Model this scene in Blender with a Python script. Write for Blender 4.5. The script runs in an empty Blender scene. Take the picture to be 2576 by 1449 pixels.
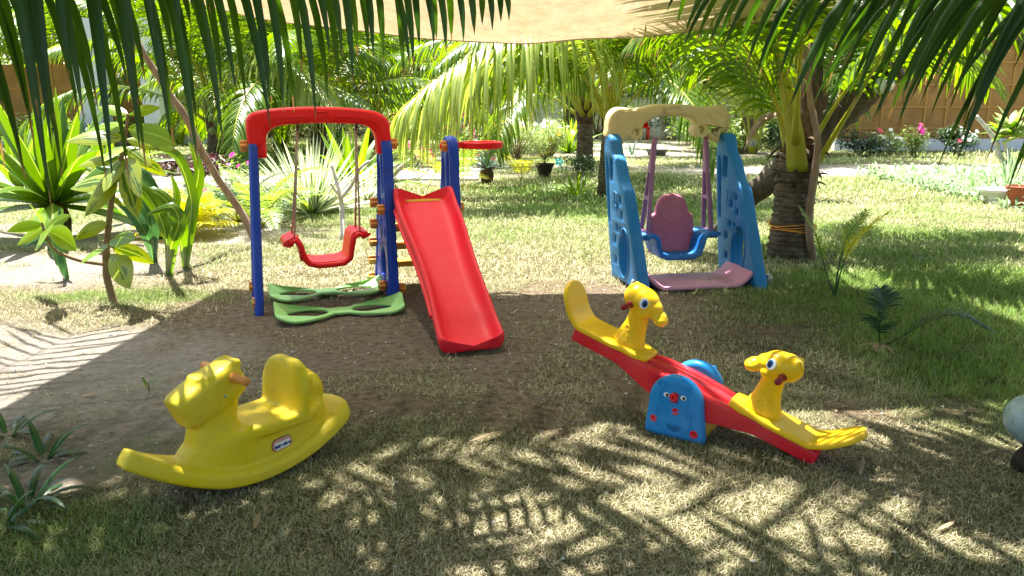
import bpy, bmesh, math, random
import numpy as np
from mathutils import Vector, Matrix, noise
from mathutils.bvhtree import BVHTree
PI = math.pi
R = math.radians
random.seed(7)
SC = bpy.context.scene
COL = SC.collection
# ------------------------------------------------------------------ camera
PITCH = R(13.0); CH = 1.22; FPX = 1982.0
cd = bpy.data.cameras.new('camera'); cam = bpy.data.objects.new('camera', cd); COL.objects.link(cam)
cam.location = (0, 0, CH); cam.rotation_euler = (R(90) - PITCH, 0, 0)
cd.sensor_width = 36; cd.lens = 36 * FPX / 2576; cd.clip_end = 600; cd.clip_start = .05
SC.camera = cam
def ray(x, y):
    a = (x - 1288) / FPX; b = (724.5 - y) / FPX
    return (a, math.cos(PITCH) + b * math.sin(PITCH), -math.sin(PITCH) + b * math.cos(PITCH))
def G(x, y, z=0.0):
    r = ray(x, y); t = (z - CH) / r[2]
    return Vector((r[0] * t, r[1] * t, z))
def A(x, y, Y):
    r = ray(x, y); t = Y / r[1]
    return Vector((r[0] * t, Y, CH + r[2] * t))
# ------------------------------------------------------------------ materials
MATS = {}
def new_mat(name):
    m = bpy.data.materials.new(name); m.use_nodes = True
    nt = m.node_tree; nt.nodes.clear()
    out = nt.nodes.new('ShaderNodeOutputMaterial')
    MATS[name] = m
    return m, nt, out
def N(nt, t, **kw):
    n = nt.nodes.new(t)
    for k, v in kw.items():
        if k in n.inputs.keys(): n.inputs[k].default_value = v
        else: setattr(n, k, v)
    return n
def ramp(nt, stops):
    n = nt.nodes.new('ShaderNodeValToRGB'); cr = n.color_ramp
    while len(cr.elements) < len(stops): cr.elements.new(.5)
    for e, (p, c) in zip(cr.elements, stops):
        e.position = p; e.color = (c[0], c[1], c[2], 1)
    return n
def rgba(c): return (c[0], c[1], c[2], 1)
def plastic(name, c, rough=.33, fade=.25, dirt=.3, bump=.06, spec=.3, sss=0):
    m, nt, out = new_mat(name); L = nt.links.new
    tc = N(nt, 'ShaderNodeTexCoord')
    n1 = N(nt, 'ShaderNodeTexNoise', Scale=5.0, Detail=5.0, Roughness=.6); L(tc.outputs['Object'], n1.inputs['Vector'])
    n2 = N(nt, 'ShaderNodeTexNoise', Scale=38.0, Detail=6.0, Roughness=.7); L(tc.outputs['Object'], n2.inputs['Vector'])
    pale = tuple(x + (0.62 - x) * fade for x in c)
    r1 = ramp(nt, [(.38, c), (.72, pale)]); L(n1.outputs['Fac'], r1.inputs['Fac'])
    mx = N(nt, 'ShaderNodeMix', data_type='RGBA'); dk = tuple(x * .45 + .03 for x in c)
    r2 = ramp(nt, [(.56, (0, 0, 0)), (.75, (dirt, dirt, dirt))]); L(n2.outputs['Fac'], r2.inputs['Fac'])
    L(r2.outputs['Color'], mx.inputs[0]); L(r1.outputs['Color'], mx.inputs[6]); mx.inputs[7].default_value = rgba(dk)
    b = N(nt, 'ShaderNodeBsdfPrincipled', Roughness=rough); b.inputs['Specular IOR Level'].default_value = spec
    L(mx.outputs[2], b.inputs['Base Color'])
    rr = N(nt, 'ShaderNodeMapRange'); rr.inputs[3].default_value = rough * .8; rr.inputs[4].default_value = rough * 1.45
    L(n1.outputs['Fac'], rr.inputs[0]); L(rr.outputs[0], b.inputs['Roughness'])
    if sss:
        b.inputs['Subsurface Weight'].default_value = sss; b.inputs['Subsurface Radius'].default_value = (.02, .015, .01); b.inputs['Subsurface Scale'].default_value = .5
    bp = N(nt, 'ShaderNodeBump', Strength=bump, Distance=.01); L(n2.outputs['Fac'], bp.inputs['Height']); L(bp.outputs[0], b.inputs['Normal'])
    L(b.outputs[0], out.inputs['Surface']); return m
def leafmat(name, c1, c2, trans=.45, rough=.38, tip=False, edge=None, edge_w=.2, tc2=None, rib=None, streak=0.0, mottle=None):
    """leaf: principled + translucent; c1..c2 vary per object and over the leaf; edge = margin colour (UV x)"""
    m, nt, out = new_mat(name); L = nt.links.new
    tc = N(nt, 'ShaderNodeTexCoord'); oi = N(nt, 'ShaderNodeObjectInfo')
    geo = N(nt, 'ShaderNodeNewGeometry')
    n1 = N(nt, 'ShaderNodeTexNoise', Scale=3.0, Detail=4.0); L(geo.outputs['Position'], n1.inputs['Vector'])
    ad = N(nt, 'ShaderNodeMath', operation='ADD'); L(n1.outputs['Fac'], ad.inputs[0]); L(geo.outputs['Random Per Island'], ad.inputs[1])
    ad2 = N(nt, 'ShaderNodeMath', operation='MULTIPLY'); ad2.inputs[1].default_value = .5; L(ad.outputs[0], ad2.inputs[0])
    r1 = ramp(nt, [(.2, c1), (.8, c2)]); L(ad2.outputs[0], r1.inputs['Fac'])
    col = r1.outputs['Color']
    uv = N(nt, 'ShaderNodeUVMap'); sp = N(nt, 'ShaderNodeSeparateXYZ'); L(uv.outputs[0], sp.inputs[0])
    dx = N(nt, 'ShaderNodeMath', operation='SUBTRACT'); L(sp.outputs[0], dx.inputs[0]); dx.inputs[1].default_value = .5
    ab = N(nt, 'ShaderNodeMath', operation='ABSOLUTE'); L(dx.outputs[0], ab.inputs[0])
    if mottle is not None:
        nm = N(nt, 'ShaderNodeTexNoise', Scale=9.0, Detail=3.0); L(geo.outputs['Position'], nm.inputs['Vector'])
        s1 = N(nt, 'ShaderNodeMath', operation='MULTIPLY_ADD'); L(ab.outputs[0], s1.inputs[0]); s1.inputs[1].default_value = 1.0; L(nm.outputs['Fac'], s1.inputs[2])
        rm = ramp(nt, [(.62, (0, 0, 0)), (.66, (1, 1, 1))]); L(s1.outputs[0], rm.inputs['Fac'])
        mm = N(nt, 'ShaderNodeMix', data_type='RGBA'); L(rm.outputs['Color'], mm.inputs[0]); L(col, mm.inputs[6]); mm.inputs[7].default_value = rgba(mottle); col = mm.outputs[2]
    if edge is not None:
        re = ramp(nt, [(.5 - edge_w - .03, (0, 0, 0)), (.5 - edge_w + .03, (1, 1, 1))]); L(ab.outputs[0], re.inputs['Fac'])
        mm = N(nt, 'ShaderNodeMix', data_type='RGBA'); L(re.outputs['Color'], mm.inputs[0]); L(col, mm.inputs[6]); mm.inputs[7].default_value = rgba(edge); col = mm.outputs[2]
    if rib is not None:
        re = ramp(nt, [(.02, (1, 1, 1)), (.05, (0, 0, 0))]); L(ab.outputs[0], re.inputs['Fac'])
        mm = N(nt, 'ShaderNodeMix', data_type='RGBA'); L(re.outputs['Color'], mm.inputs[0]); L(col, mm.inputs[6]); mm.inputs[7].default_value = rgba(rib); col = mm.outputs[2]
    if tip:
        tn = N(nt, 'ShaderNodeMath', operation='MULTIPLY_ADD'); L(geo.outputs['Random Per Island'], tn.inputs[0]); tn.inputs[1].default_value = .16; L(sp.outputs[1], tn.inputs[2])
        rt = ramp(nt, [(.98, (0, 0, 0)), (.999, (1, 1, 1))]); sc_ = N(nt, 'ShaderNodeMath', operation='MULTIPLY'); sc_.inputs[1].default_value = .95; L(tn.outputs[0], sc_.inputs[0]); L(sc_.outputs[0], rt.inputs['Fac'])
        mm = N(nt, 'ShaderNodeMix', data_type='RGBA'); L(rt.outputs['Color'], mm.inputs[0]); L(col, mm.inputs[6]); mm.inputs[7].default_value = (.26, .17, .07, 1); col = mm.outputs[2]
    b = N(nt, 'ShaderNodeBsdfPrincipled', Roughness=rough); L(col, b.inputs['Base Color']); b.inputs['Specular IOR Level'].default_value = .45
    wv = N(nt, 'ShaderNodeMath', operation='MULTIPLY'); wv.inputs[1].default_value = 60.0; L(sp.outputs[0], wv.inputs[0])
    sn = N(nt, 'ShaderNodeMath', operation='SINE'); L(wv.outputs[0], sn.inputs[0])
    bp = N(nt, 'ShaderNodeBump', Strength=.12, Distance=.004); L(sn.outputs[0], bp.inputs['Height']); L(bp.outputs[0], b.inputs['Normal'])
    t = N(nt, 'ShaderNodeBsdfTranslucent')
    hs = N(nt, 'ShaderNodeHueSaturation'); hs.inputs['Hue'].default_value = .485; hs.inputs['Saturation'].default_value = 1.15; hs.inputs['Value'].default_value = 2.1
    L(col, hs.inputs['Color']); L(hs.outputs[0], t.inputs['Color'])
    mi = N(nt, 'ShaderNodeMixShader'); mi.inputs[0].default_value = trans
    L(b.outputs[0], mi.inputs[1]); L(t.outputs[0], mi.inputs[2]); L(mi.outputs[0], out.inputs['Surface'])
    return m
def rough_mat(name, stops, scale=8.0, detail=8.0, rough=.85, bump=.5, bdist=.02, stretch=(1, 1, 1), coord='Object', spec=.2, bands=None):
    m, nt, out = new_mat(name); L = nt.links.new
    tc = N(nt, 'ShaderNodeTexCoord'); mp = N(nt, 'ShaderNodeMapping'); mp.inputs['Scale'].default_value = stretch
    L(tc.outputs[coord], mp.inputs[0])
    n1 = N(nt, 'ShaderNodeTexNoise', Scale=scale, Detail=detail, Roughness=.65); L(mp.outputs[0], n1.inputs['Vector'])
    r1 = ramp(nt, stops); L(n1.outputs['Fac'], r1.inputs['Fac'])
    b = N(nt, 'ShaderNodeBsdfPrincipled', Roughness=rough); b.inputs['Specular IOR Level'].default_value = spec
    col = r1.outputs['Color']; h = n1.outputs['Fac']
    if bands:
        w = N(nt, 'ShaderNodeTexWave', Scale=bands, Distortion=2.2, Detail=3.0); w.bands_direction = 'Z'; w.wave_profile = 'SAW'
        w.inputs['Detail Scale'].default_value = 2.5
        L(tc.outputs[coord], w.inputs['Vector'])
        mm = N(nt, 'ShaderNodeMix', data_type='RGBA', blend_type='MULTIPLY'); mm.inputs[0].default_value = .75
        rw = ramp(nt, [(.05, (.25, .22, .2)), (.3, (1, 1, 1))]); L(w.outputs['Fac'], rw.inputs['Fac'])
        L(col, mm.inputs[6]); L(rw.outputs['Color'], mm.inputs[7]); col = mm.outputs[2]
        a = N(nt, 'ShaderNodeMath', operation='ADD'); L(h, a.inputs[0]); L(w.outputs['Fac'], a.inputs[1]); h = a.outputs[0]
    L(col, b.inputs['Base Color'])
    bp = N(nt, 'ShaderNodeBump', Strength=bump, Distance=bdist); L(h, bp.inputs['Height']); L(bp.outputs[0], b.inputs['Normal'])
    L(b.outputs[0], out.inputs['Surface']); return m
def attr_mat(name, trans=.3, rough=.7, vary=.25):
    m, nt, out = new_mat(name); L = nt.links.new
    at = N(nt, 'ShaderNodeAttribute', attribute_name='tint')
    b = N(nt, 'ShaderNodeBsdfPrincipled', Roughness=rough); b.inputs['Specular IOR Level'].default_value = .25
    L(at.outputs['Color'], b.inputs['Base Color'])
    t = N(nt, 'ShaderNodeBsdfTranslucent'); L(at.outputs['Color'], t.inputs['Color'])
    mi = N(nt, 'ShaderNodeMixShader'); mi.inputs[0].default_value = trans
    L(b.outputs[0], mi.inputs[1]); L(t.outputs[0], mi.inputs[2]); L(mi.outputs[0], out.inputs['Surface'])
    return m
M = {}
M['red'] = plastic('red_plastic', (.86, .006, .008), .36, .03, .12, .05)
M['slide_red'] = plastic('slide_red_plastic', (.84, .008, .022), .45, .05, .28, .08)
M['blue'] = plastic('blue_plastic', (.006, .055, .48), .36, .05, .15)
M['green'] = plastic('green_plastic', (.32, .66, .20), .4, .05, .25)
M['orange'] = plastic('orange_plastic', (.70, .26, .035), .4, .1, .2)
M['yellow'] = plastic('yellow_plastic', (.86, .52, .008), .3, .02, .08, .04)
M['ochre'] = plastic('ochre_plastic', (.75, .42, .03), .4, .1, .15)
M['horse'] = plastic('old_yellow_plastic', (.76, .56, .006), .42, .07, .5, .1)
M['sky'] = plastic('light_blue_plastic', (.012, .20, .50), .42, .08, .3)
M['skydark'] = plastic('seat_blue_plastic', (.008, .16, .50), .35, .1, .2)
M['cream'] = plastic('cream_plastic', (.72, .58, .24), .45, .25, .3)
M['pink'] = plastic('pink_plastic', (.56, .15, .24), .45, .15, .3)
M['palepink'] = plastic('pale_pink_plastic', (.68, .28, .42), .45, .3, .4)
M['purple'] = plastic('purple_plastic', (.36, .15, .28), .45, .2, .3)
M['hub'] = plastic('hub_blue_plastic', (.010, .24, .62), .32, .06, .12)
M['ssred'] = plastic('plank_red_plastic', (.74, .010, .022), .28, .08, .1)
M['darkred'] = plastic('dark_red_plastic', (.26, .012, .012), .4, .05, .2)
M['greybolt'] = plastic('worn_bolt', (.42, .38, .32), .6, .3, .5)
M['white'] = plastic('white_gloss', (.85, .85, .83), .25, 0, .05)
M['black'] = plastic('black_gloss', (.01, .01, .012), .25, 0, 0)
M['iris'] = plastic('iris_blue', (.01, .10, .35), .25, 0, 0)
M['stickerrim'] = plastic('sticker_rim', (.70, .30, .25), .4, .2, .1)
M['navy'] = plastic('navy_ink', (.01, .03, .20), .5, 0, 0)
M['rope'] = rough_mat('rope', [(.3, (.36, .27, .19)), (.7, (.62, .52, .40))], 60, 4, .9, .6, .003)
M['orangerope'] = rough_mat('orange_cord', [(.3, (.6, .2, .03)), (.7, (.8, .4, .08))], 60, 4, .8, .3, .002)
M['trunk'] = rough_mat('palm_bark', [(.25, (.035, .027, .02)), (.5, (.16, .125, .095)), (.8, (.34, .29, .23))], 9, 10, .9, .9, .03, (1, 1, 2.2), bands=8)
M['log'] = rough_mat('log_bark', [(.25, (.03, .024, .018)), (.5, (.12, .095, .07)), (.8, (.27, .23, .18))], 7, 10, .9, 1, .03, (1, 1, .35))
M['pole'] = rough_mat('pole_bark', [(.3, (.16, .10, .07)), (.7, (.40, .28, .20))], 14, 6, .85, .5, .01, (1, 1, .3))
M['bare'] = rough_mat('bare_branch_bark', [(.3, (.32, .29, .25)), (.7, (.58, .55, .48))], 18, 6, .8, .4, .008)
M['fibre'] = rough_mat('palm_fibre', [(.35, (.02, .013, .008)), (.7, (.16, .10, .06))], 22, 8, .95, 1, .03, (1, 1, .3))
M['stem'] = rough_mat('brown_stem', [(.3, (.13, .085, .05)), (.7, (.28, .2, .12))], 25, 6, .8, .4, .005)
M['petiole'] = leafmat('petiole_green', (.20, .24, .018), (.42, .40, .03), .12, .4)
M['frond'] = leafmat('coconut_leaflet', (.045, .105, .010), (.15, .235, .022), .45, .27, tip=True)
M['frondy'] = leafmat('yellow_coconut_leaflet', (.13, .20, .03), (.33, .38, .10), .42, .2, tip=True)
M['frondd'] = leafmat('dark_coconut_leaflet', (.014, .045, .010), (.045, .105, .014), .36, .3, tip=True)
M['frondry'] = leafmat('dry_frond', (.22, .14, .07), (.42, .32, .2), .3, .7)
M['strap'] = leafmat('strap_leaf', (.025, .075, .010), (.10, .18, .015), .4, .28, rib=(.3, .4, .08))
M['straplight'] = leafmat('light_strap_leaf', (.065, .15, .014), (.15, .26, .022), .42, .32, rib=(.45, .55, .12))
M['strapdark'] = leafmat('dark_strap_leaf', (.012, .05, .014), (.04, .11, .03), .3, .3, rib=(.1, .2, .06))
M['agave'] = leafmat('variegated_agave_leaf', (.13, .21, .08), (.22, .30, .12), .25, .4, edge=(.72, .72, .52), edge_w=.22)
M['bluegave'] = leafmat('blue_agave_leaf', (.045, .09, .06), (.10, .16, .11), .15, .45)
M['rubber'] = leafmat('variegated_broad_leaf', (.03, .075, .010), (.07, .13, .014), .3, .3, mottle=(.20, .25, .02), rib=(.26, .32, .06))
M['lime'] = leafmat('lime_leaf', (.10, .19, .010), (.18, .28, .014), .42, .3, rib=(.26, .36, .06))
M['yfern'] = leafmat('yellow_palm_leaf', (.34, .36, .02), (.55, .52, .04), .5, .35)
M['cycad'] = leafmat('cycad_leaf', (.10, .19, .03), (.24, .32, .06), .4, .3)
M['cycadd'] = leafmat('dark_cycad_leaf', (.012, .04, .022), (.035, .08, .03), .2, .3)
M['coleus'] = leafmat('dark_maroon_leaf', (.02, .006, .008), (.08, .018, .02), .3, .4, edge=(.16, .15, .05), edge_w=.1)
M['bush'] = leafmat('shrub_leaf', (.06, .13, .018), (.18, .26, .05), .4, .4)
M['bushl'] = leafmat('pale_shrub_leaf', (.16, .24, .07), (.34, .42, .16), .4, .4)
M['bushd'] = leafmat('dark_shrub_leaf', (.015, .04, .014), (.05, .10, .03), .3, .4)
M['tree'] = leafmat('tree_leaf', (.04, .09, .012), (.15, .22, .03), .45, .4)
M['cover'] = leafmat('ground_cover_leaf', (.09, .18, .05), (.34, .42, .26), .3, .4)
for k, c in dict(magenta=(.62, .02, .30), rose=(.65, .08, .13), wht=(.8, .8, .78), yel=(.75, .52, .02), mauve=(.40, .18, .50), aqua=(.02, .40, .52)).items():
    M[k] = leafmat('petal_' + k, c, tuple(min(1, x * 1.2 + .02) for x in c), .3, .5)
M['grass'] = attr_mat('grass_blade', .3, .65)
M['coco'] = plastic('green_coconut', (.16, .20, .03), .4, .1, .3)
M['terra'] = rough_mat('terracotta', [(.3, (.30, .07, .035)), (.7, (.45, .12, .06))], 12, 5, .6, .2, .01)
M['wplaster'] = rough_mat('white_plaster', [(.3, (.66, .67, .70)), (.7, (.80, .80, .82))], 3, 6, .8, .2, .01)
M['concrete'] = rough_mat('pale_concrete', [(.3, (.38, .36, .33)), (.7, (.55, .52, .48))], 6, 8, .85, .4, .01)
M['darkpot'] = plastic('dark_pot', (.014, .011, .010), .5, .05, .4)
M['greytub'] = plastic('grey_tub', (.09, .085, .075), .5, .1, .4)
M['whitetub'] = plastic('white_tub', (.72, .72, .74), .4, .05, .3)
M['soil'] = rough_mat('potting_soil', [(.3, (.05, .035, .025)), (.7, (.14, .1, .07))], 30, 8, .95, .8, .01)
M['dark'] = rough_mat('dark_recess', [(.3, (.015, .012, .01)), (.7, (.04, .035, .03))], 10, 4, .9)
M['thatch'] = rough_mat('thatch', [(.3, (.16, .12, .07)), (.7, (.42, .34, .22))], 30, 8, .95, 1, .04, (1, 1, .15))
M['timber'] = rough_mat('timber_batten', [(.3, (.42, .22, .06)), (.7, (.56, .32, .10))], 20, 6, .7, .3, .005)
# woven bamboo panel
m, nt, out = new_mat('woven_panel'); L = nt.links.new
tc = N(nt, 'ShaderNodeTexCoord'); ck = N(nt, 'ShaderNodeTexChecker', Scale=45.0); L(tc.outputs['Object'], ck.inputs['Vector'])
ns = N(nt, 'ShaderNodeTexNoise', Scale=2.5, Detail=8.0); L(tc.outputs['Object'], ns.inputs['Vector'])
r1 = ramp(nt, [(.3, (.36, .17, .04)), (.7, (.52, .28, .08))]); L(ns.outputs['Fac'], r1.inputs['Fac'])
mm = N(nt, 'ShaderNodeMix', data_type='RGBA', blend_type='MULTIPLY'); mm.inputs[0].default_value = .5
ck.inputs['Color1'].default_value = (1, 1, 1, 1); ck.inputs['Color2'].default_value = (.6, .6, .6, 1)
L(r1.outputs['Color'], mm.inputs[6]); L(ck.outputs['Color'], mm.inputs[7])
b = N(nt, 'ShaderNodeBsdfPrincipled', Roughness=.7); L(mm.outputs[2], b.inputs['Base Color'])
bp = N(nt, 'ShaderNodeBump', Strength=.4, Distance=.01); L(ck.outputs['Fac'], bp.inputs['Height']); L(bp.outputs[0], b.inputs['Normal'])
L(b.outputs[0], out.inputs['Surface']); M['woven'] = m
# knitted shade cloth: real gaps between the threads
m, nt, out = new_mat('shade_cloth'); L = nt.links.new
tc = N(nt, 'ShaderNodeTexCoord'); sp = N(nt, 'ShaderNodeSeparateXYZ'); L(tc.outputs['Object'], sp.inputs[0])
def wave(sock, k):
    a = N(nt, 'ShaderNodeMath', operation='MULTIPLY'); a.inputs[1].default_value = k; L(sock, a.inputs[0])
    s = N(nt, 'ShaderNodeMath', operation='SINE'); L(a.outputs[0], s.inputs[0]); return s.outputs[0]
wx = wave(sp.outputs[0], 2 * PI / .009); wy = wave(sp.outputs[1], 2 * PI / .05)
pr = N(nt, 'ShaderNodeMath', operation='MULTIPLY_ADD'); L(wx, pr.inputs[0]); pr.inputs[1].default_value = .05; pr.inputs[2].default_value = .06
cl = N(nt, 'ShaderNodeMath', operation='MAXIMUM'); L(pr.outputs[0], cl.inputs[0]); cl.inputs[1].default_value = .01
nz = N(nt, 'ShaderNodeTexNoise', Scale=9.0, Detail=9.0, Roughness=.75); L(tc.outputs['Object'], nz.inputs['Vector'])
rc = ramp(nt, [(.35, (.56, .43, .25)), (.65, (.76, .62, .40))]); L(nz.outputs['Fac'], rc.inputs['Fac'])
df = N(nt, 'ShaderNodeBsdfDiffuse'); L(rc.outputs['Color'], df.inputs['Color'])
tl = N(nt, 'ShaderNodeBsdfTranslucent'); L(rc.outputs['Color'], tl.inputs['Color'])
m1 = N(nt, 'ShaderNodeMixShader'); m1.inputs[0].default_value = .17; L(df.outputs[0], m1.inputs[1]); L(tl.outputs[0], m1.inputs[2])
tp = N(nt, 'ShaderNodeBsdfTransparent'); m2 = N(nt, 'ShaderNodeMixShader'); L(cl.outputs[0], m2.inputs[0]); L(m1.outputs[0], m2.inputs[1]); L(tp.outputs[0], m2.inputs[2])
L(m2.outputs[0], out.inputs['Surface']); M['net'] = m
# glazed pale blue ceramic with dark crackle
m, nt, out = new_mat('crackle_glaze'); L = nt.links.new
tc = N(nt, 'ShaderNodeTexCoord'); vo = N(nt, 'ShaderNodeTexNoise', Scale=14.0, Detail=8.0, Roughness=.75); L(tc.outputs['Object'], vo.inputs['Vector'])
r1 = ramp(nt, [(.36, (.05, .10, .13)), (.44, (.26, .38, .42)), (.7, (.40, .52, .56))]); L(vo.outputs['Fac'], r1.inputs['Fac'])
b = N(nt, 'ShaderNodeBsdfPrincipled', Roughness=.12); L(r1.outputs['Color'], b.inputs['Base Color']); L(b.outputs[0], out.inputs['Surface']); M['glaze'] = m
# ------------------------------------------------------------------ scene helpers
def tag(o, label=None, cat=None, group=None, kind=None):
    if label: o['label'] = label
    if cat: o['category'] = cat
    if group: o['group'] = group
    if kind: o['kind'] = kind
    return o
def empty(name, loc, label=None, cat=None, group=None, rz=0):
    o = bpy.data.objects.new(name, None); COL.objects.link(o); o.location = loc; o.rotation_euler = (0, 0, rz)
    o.empty_display_size = .1
    return tag(o, label, cat, group)
def link(name, me, parent=None, mats=None, loc=None):
    o = bpy.data.objects.new(name, me); COL.objects.link(o)
    if mats:
        me.materials.clear()
        for mm_ in (mats if isinstance(mats, (list, tuple)) else [mats]): me.materials.append(mm_)
    if parent: o.parent = parent
    if loc is not None: o.location = loc
    return o
class MB:
    def __init__(s): s.v = []; s.f = []; s.uv = []; s.mi = []
    def add(s, vs, fs, uvs=None, mi=0):
        k = len(s.v); s.v += [tuple(p) for p in vs]
        for i, f in enumerate(fs):
            s.f.append(tuple(j + k for j in f)); s.mi.append(mi)
            s.uv += [uvs[j] for j in f] if uvs else [(.5, .5)] * len(f)
    def mesh(s, name, mats, smooth=True, sharp=None):
        me = bpy.data.meshes.new(name); me.from_pydata(s.v, [], s.f)
        ul = me.uv_layers.new(name='UVMap'); ul.data.foreach_set('uv', np.array(s.uv, dtype=np.float32).ravel())
        me.polygons.foreach_set('material_index', s.mi); me.polygons.foreach_set('use_smooth', [smooth] * len(s.f))
        for mm_ in (mats if isinstance(mats, (list, tuple)) else [mats]): me.materials.append(mm_)
        if sharp: me.set_sharp_from_angle(angle=R(sharp))
        me.update(); return me
    def build(s, name, mats, parent=None, smooth=True, sharp=None, loc=None):
        return link(name, s.mesh(name, mats, smooth, sharp), parent, None, loc)
    def box(s, c, d, rz=0, mi=0):
        c = Vector(c); x, y, z = d[0] / 2, d[1] / 2, d[2] / 2; m_ = Matrix.Rotation(rz, 3, 'Z')
        vs = [c + m_ @ Vector((a * x, b_ * y, e * z)) for a in (-1, 1) for b_ in (-1, 1) for e in (-1, 1)]
        s.add(vs, [(0, 1, 3, 2), (4, 6, 7, 5), (0, 4, 5, 1), (2, 3, 7, 6), (0, 2, 6, 4), (1, 5, 7, 3)], None, mi)
    def tube(s, pts, rad, n=8, cap=True, mi=0, flat=1.0, wob=0.0):
        pts = [Vector(p) for p in pts]; vs = []; m_ = len(pts)
        if not isinstance(rad, (list, tuple)): rad = [rad] * m_
        u = None
        for i, p in enumerate(pts):
            t = (pts[min(i + 1, m_ - 1)] - pts[max(i - 1, 0)]).normalized()
            if u is None:
                u = t.cross(Vector((0, 0, 1)));
                if u.length < .1: u = t.cross(Vector((0, 1, 0)))
                u.normalize()
            u = (u - t * u.dot(t)).normalized(); w = t.cross(u)
            for k in range(n):
                a = 2 * PI * k / n; r = rad[i] * (1 + wob * noise.noise(Vector((k * 1.7, i * .9, pts[0].x * 3))))
                vs.append(p + u * math.cos(a) * r + w * math.sin(a) * r * flat)
        fs = [(i * n + k, i * n + (k + 1) % n, (i + 1) * n + (k + 1) % n, (i + 1) * n + k) for i in range(m_ - 1) for k in range(n)]
        uvs = [(k / n, i / max(1, m_ - 1)) for i in range(m_) for k in range(n)]
        if cap: fs += [tuple(range(n - 1, -1, -1)), tuple(range((m_ - 1) * n, m_ * n))]
        s.add(vs, fs, uvs, mi)
    def lathe(s, prof, c=(0, 0, 0), n=24, mi=0, jag=0):
        c = Vector(c); vs = []
        for i, (r, z) in enumerate(prof):
            for k in range(n):
                a = 2 * PI * k / n; rr = r * (1 + jag * math.cos(a * 8)); vs.append(c + Vector((rr * math.cos(a), rr * math.sin(a), z)))
        m_ = len(prof)
        s.add(vs, [(i * n + k, i * n + (k + 1) % n, (i + 1) * n + (k + 1) % n, (i + 1) * n + k) for i in range(m_ - 1) for k in range(n)] + [tuple(range(n - 1, -1, -1)), tuple(range((m_ - 1) * n, m_ * n))], None, mi)
    def strip(s, pts, sides, widths, fold=.25, mi=0, ups=None):
        vs = []; uvs = []; m_ = len(pts)
        for i in range(m_):
            t = (pts[min(i + 1, m_ - 1)] - pts[max(i - 1, 0)]).normalized(); sd = sides[i]; nn = t.cross(sd).normalized()
            w = widths[i] / 2
            vs += [pts[i] - sd * w + nn * w * fold * 2, pts[i], pts[i] + sd * w + nn * w * fold * 2]; v = i / (m_ - 1)
            uvs += [(0, v), (.5, v), (1, v)]
        fs = []
        for i in range(m_ - 1):
            a = i * 3; fs += [(a, a + 1, a + 4, a + 3), (a + 1, a + 2, a + 5, a + 4)]
        s.add(vs, fs, uvs, mi)
def leaf_path(base, d, length, droop, n=6, wig=0):
    """points of a leaf leaving base along d and bending down"""
    pts = [Vector(base)]; d = Vector(d).normalized(); st = length / n
    for i in range(n):
        k = (i + .5) / n
        d = (d + Vector((random.gauss(0, wig), random.gauss(0, wig), -droop * (.35 + 1.3 * k) / n))).normalized()
        pts.append(pts[-1] + d * st)
    return pts
def add_leaf(mb, base, d, length, width, droop, n=6, fold=.2, shape='strap', mi=0, side=None, wig=0):
    pts = leaf_path(base, d, length, droop, n, wig)
    d = Vector(d); sd = side or d.cross(Vector((0, 0, 1)))
    if sd.length < 1e-3: sd = Vector((1, 0, 0))
    sd = sd.normalized(); ws = []
    for i in range(n + 1):
        k = i / n
        if shape == 'strap': w = (.55 + .45 * min(1, k * 4)) * (1 - max(0, (k - .45) / .55) ** 2.0)
        elif shape == 'oval': w = max(.03, math.sin(PI * min(1, k ** .85)) ** .75) if 0 < k < 1 else .05
        elif shape == 'dagger': w = (.7 + .3 * math.sin(PI * min(1, k * 1.6))) * (1 - k ** 2.6)
        else: w = (.5 + .5 * min(1, k * 5)) * (1 - k ** 3)
        ws.append(max(.02, w) * width)
    mb.strip(pts, [sd] * (n + 1), ws, fold, mi)
    return pts
def smooth_loop(pts, sub=4, closed=True):
    out_ = []; n = len(pts)
    for i in range(n):
        p0, p1, p2, p3 = (Vector(pts[(i + k) % n]) for k in (-1, 0, 1, 2))
        for j in range(sub):
            t = j / sub
            out_.append(.5 * ((2 * p1) + (-p0 + p2) * t + (2 * p0 - 5 * p1 + 4 * p2 - p3) * t * t + (-p0 + 3 * p1 - 3 * p2 + p3) * t ** 3))
    return out_
def ell(cx, cy, rx, ry, n=24, rot=0):
    return [(cx + rx * math.cos(a) * math.cos(rot) - ry * math.sin(a) * math.sin(rot), cy + rx * math.cos(a) * math.sin(rot) + ry * math.sin(a) * math.cos(rot)) for a in (2 * PI * k / n for k in range(n))]
def rrect(cx, cy, w, h, r, n=4, rot=0):
    o_ = []
    for qx, qy, a0 in ((1, 1, 0), (-1, 1, 90), (-1, -1, 180), (1, -1, 270)):
        for k in range(n + 1):
            a = R(a0 + 90 * k / n); x = qx * (w / 2 - r) + r * math.cos(a); y = qy * (h / 2 - r) + r * math.sin(a)
            o_.append((cx + x * math.cos(rot) - y * math.sin(rot), cy + x * math.sin(rot) + y * math.cos(rot)))
    return o_
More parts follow.
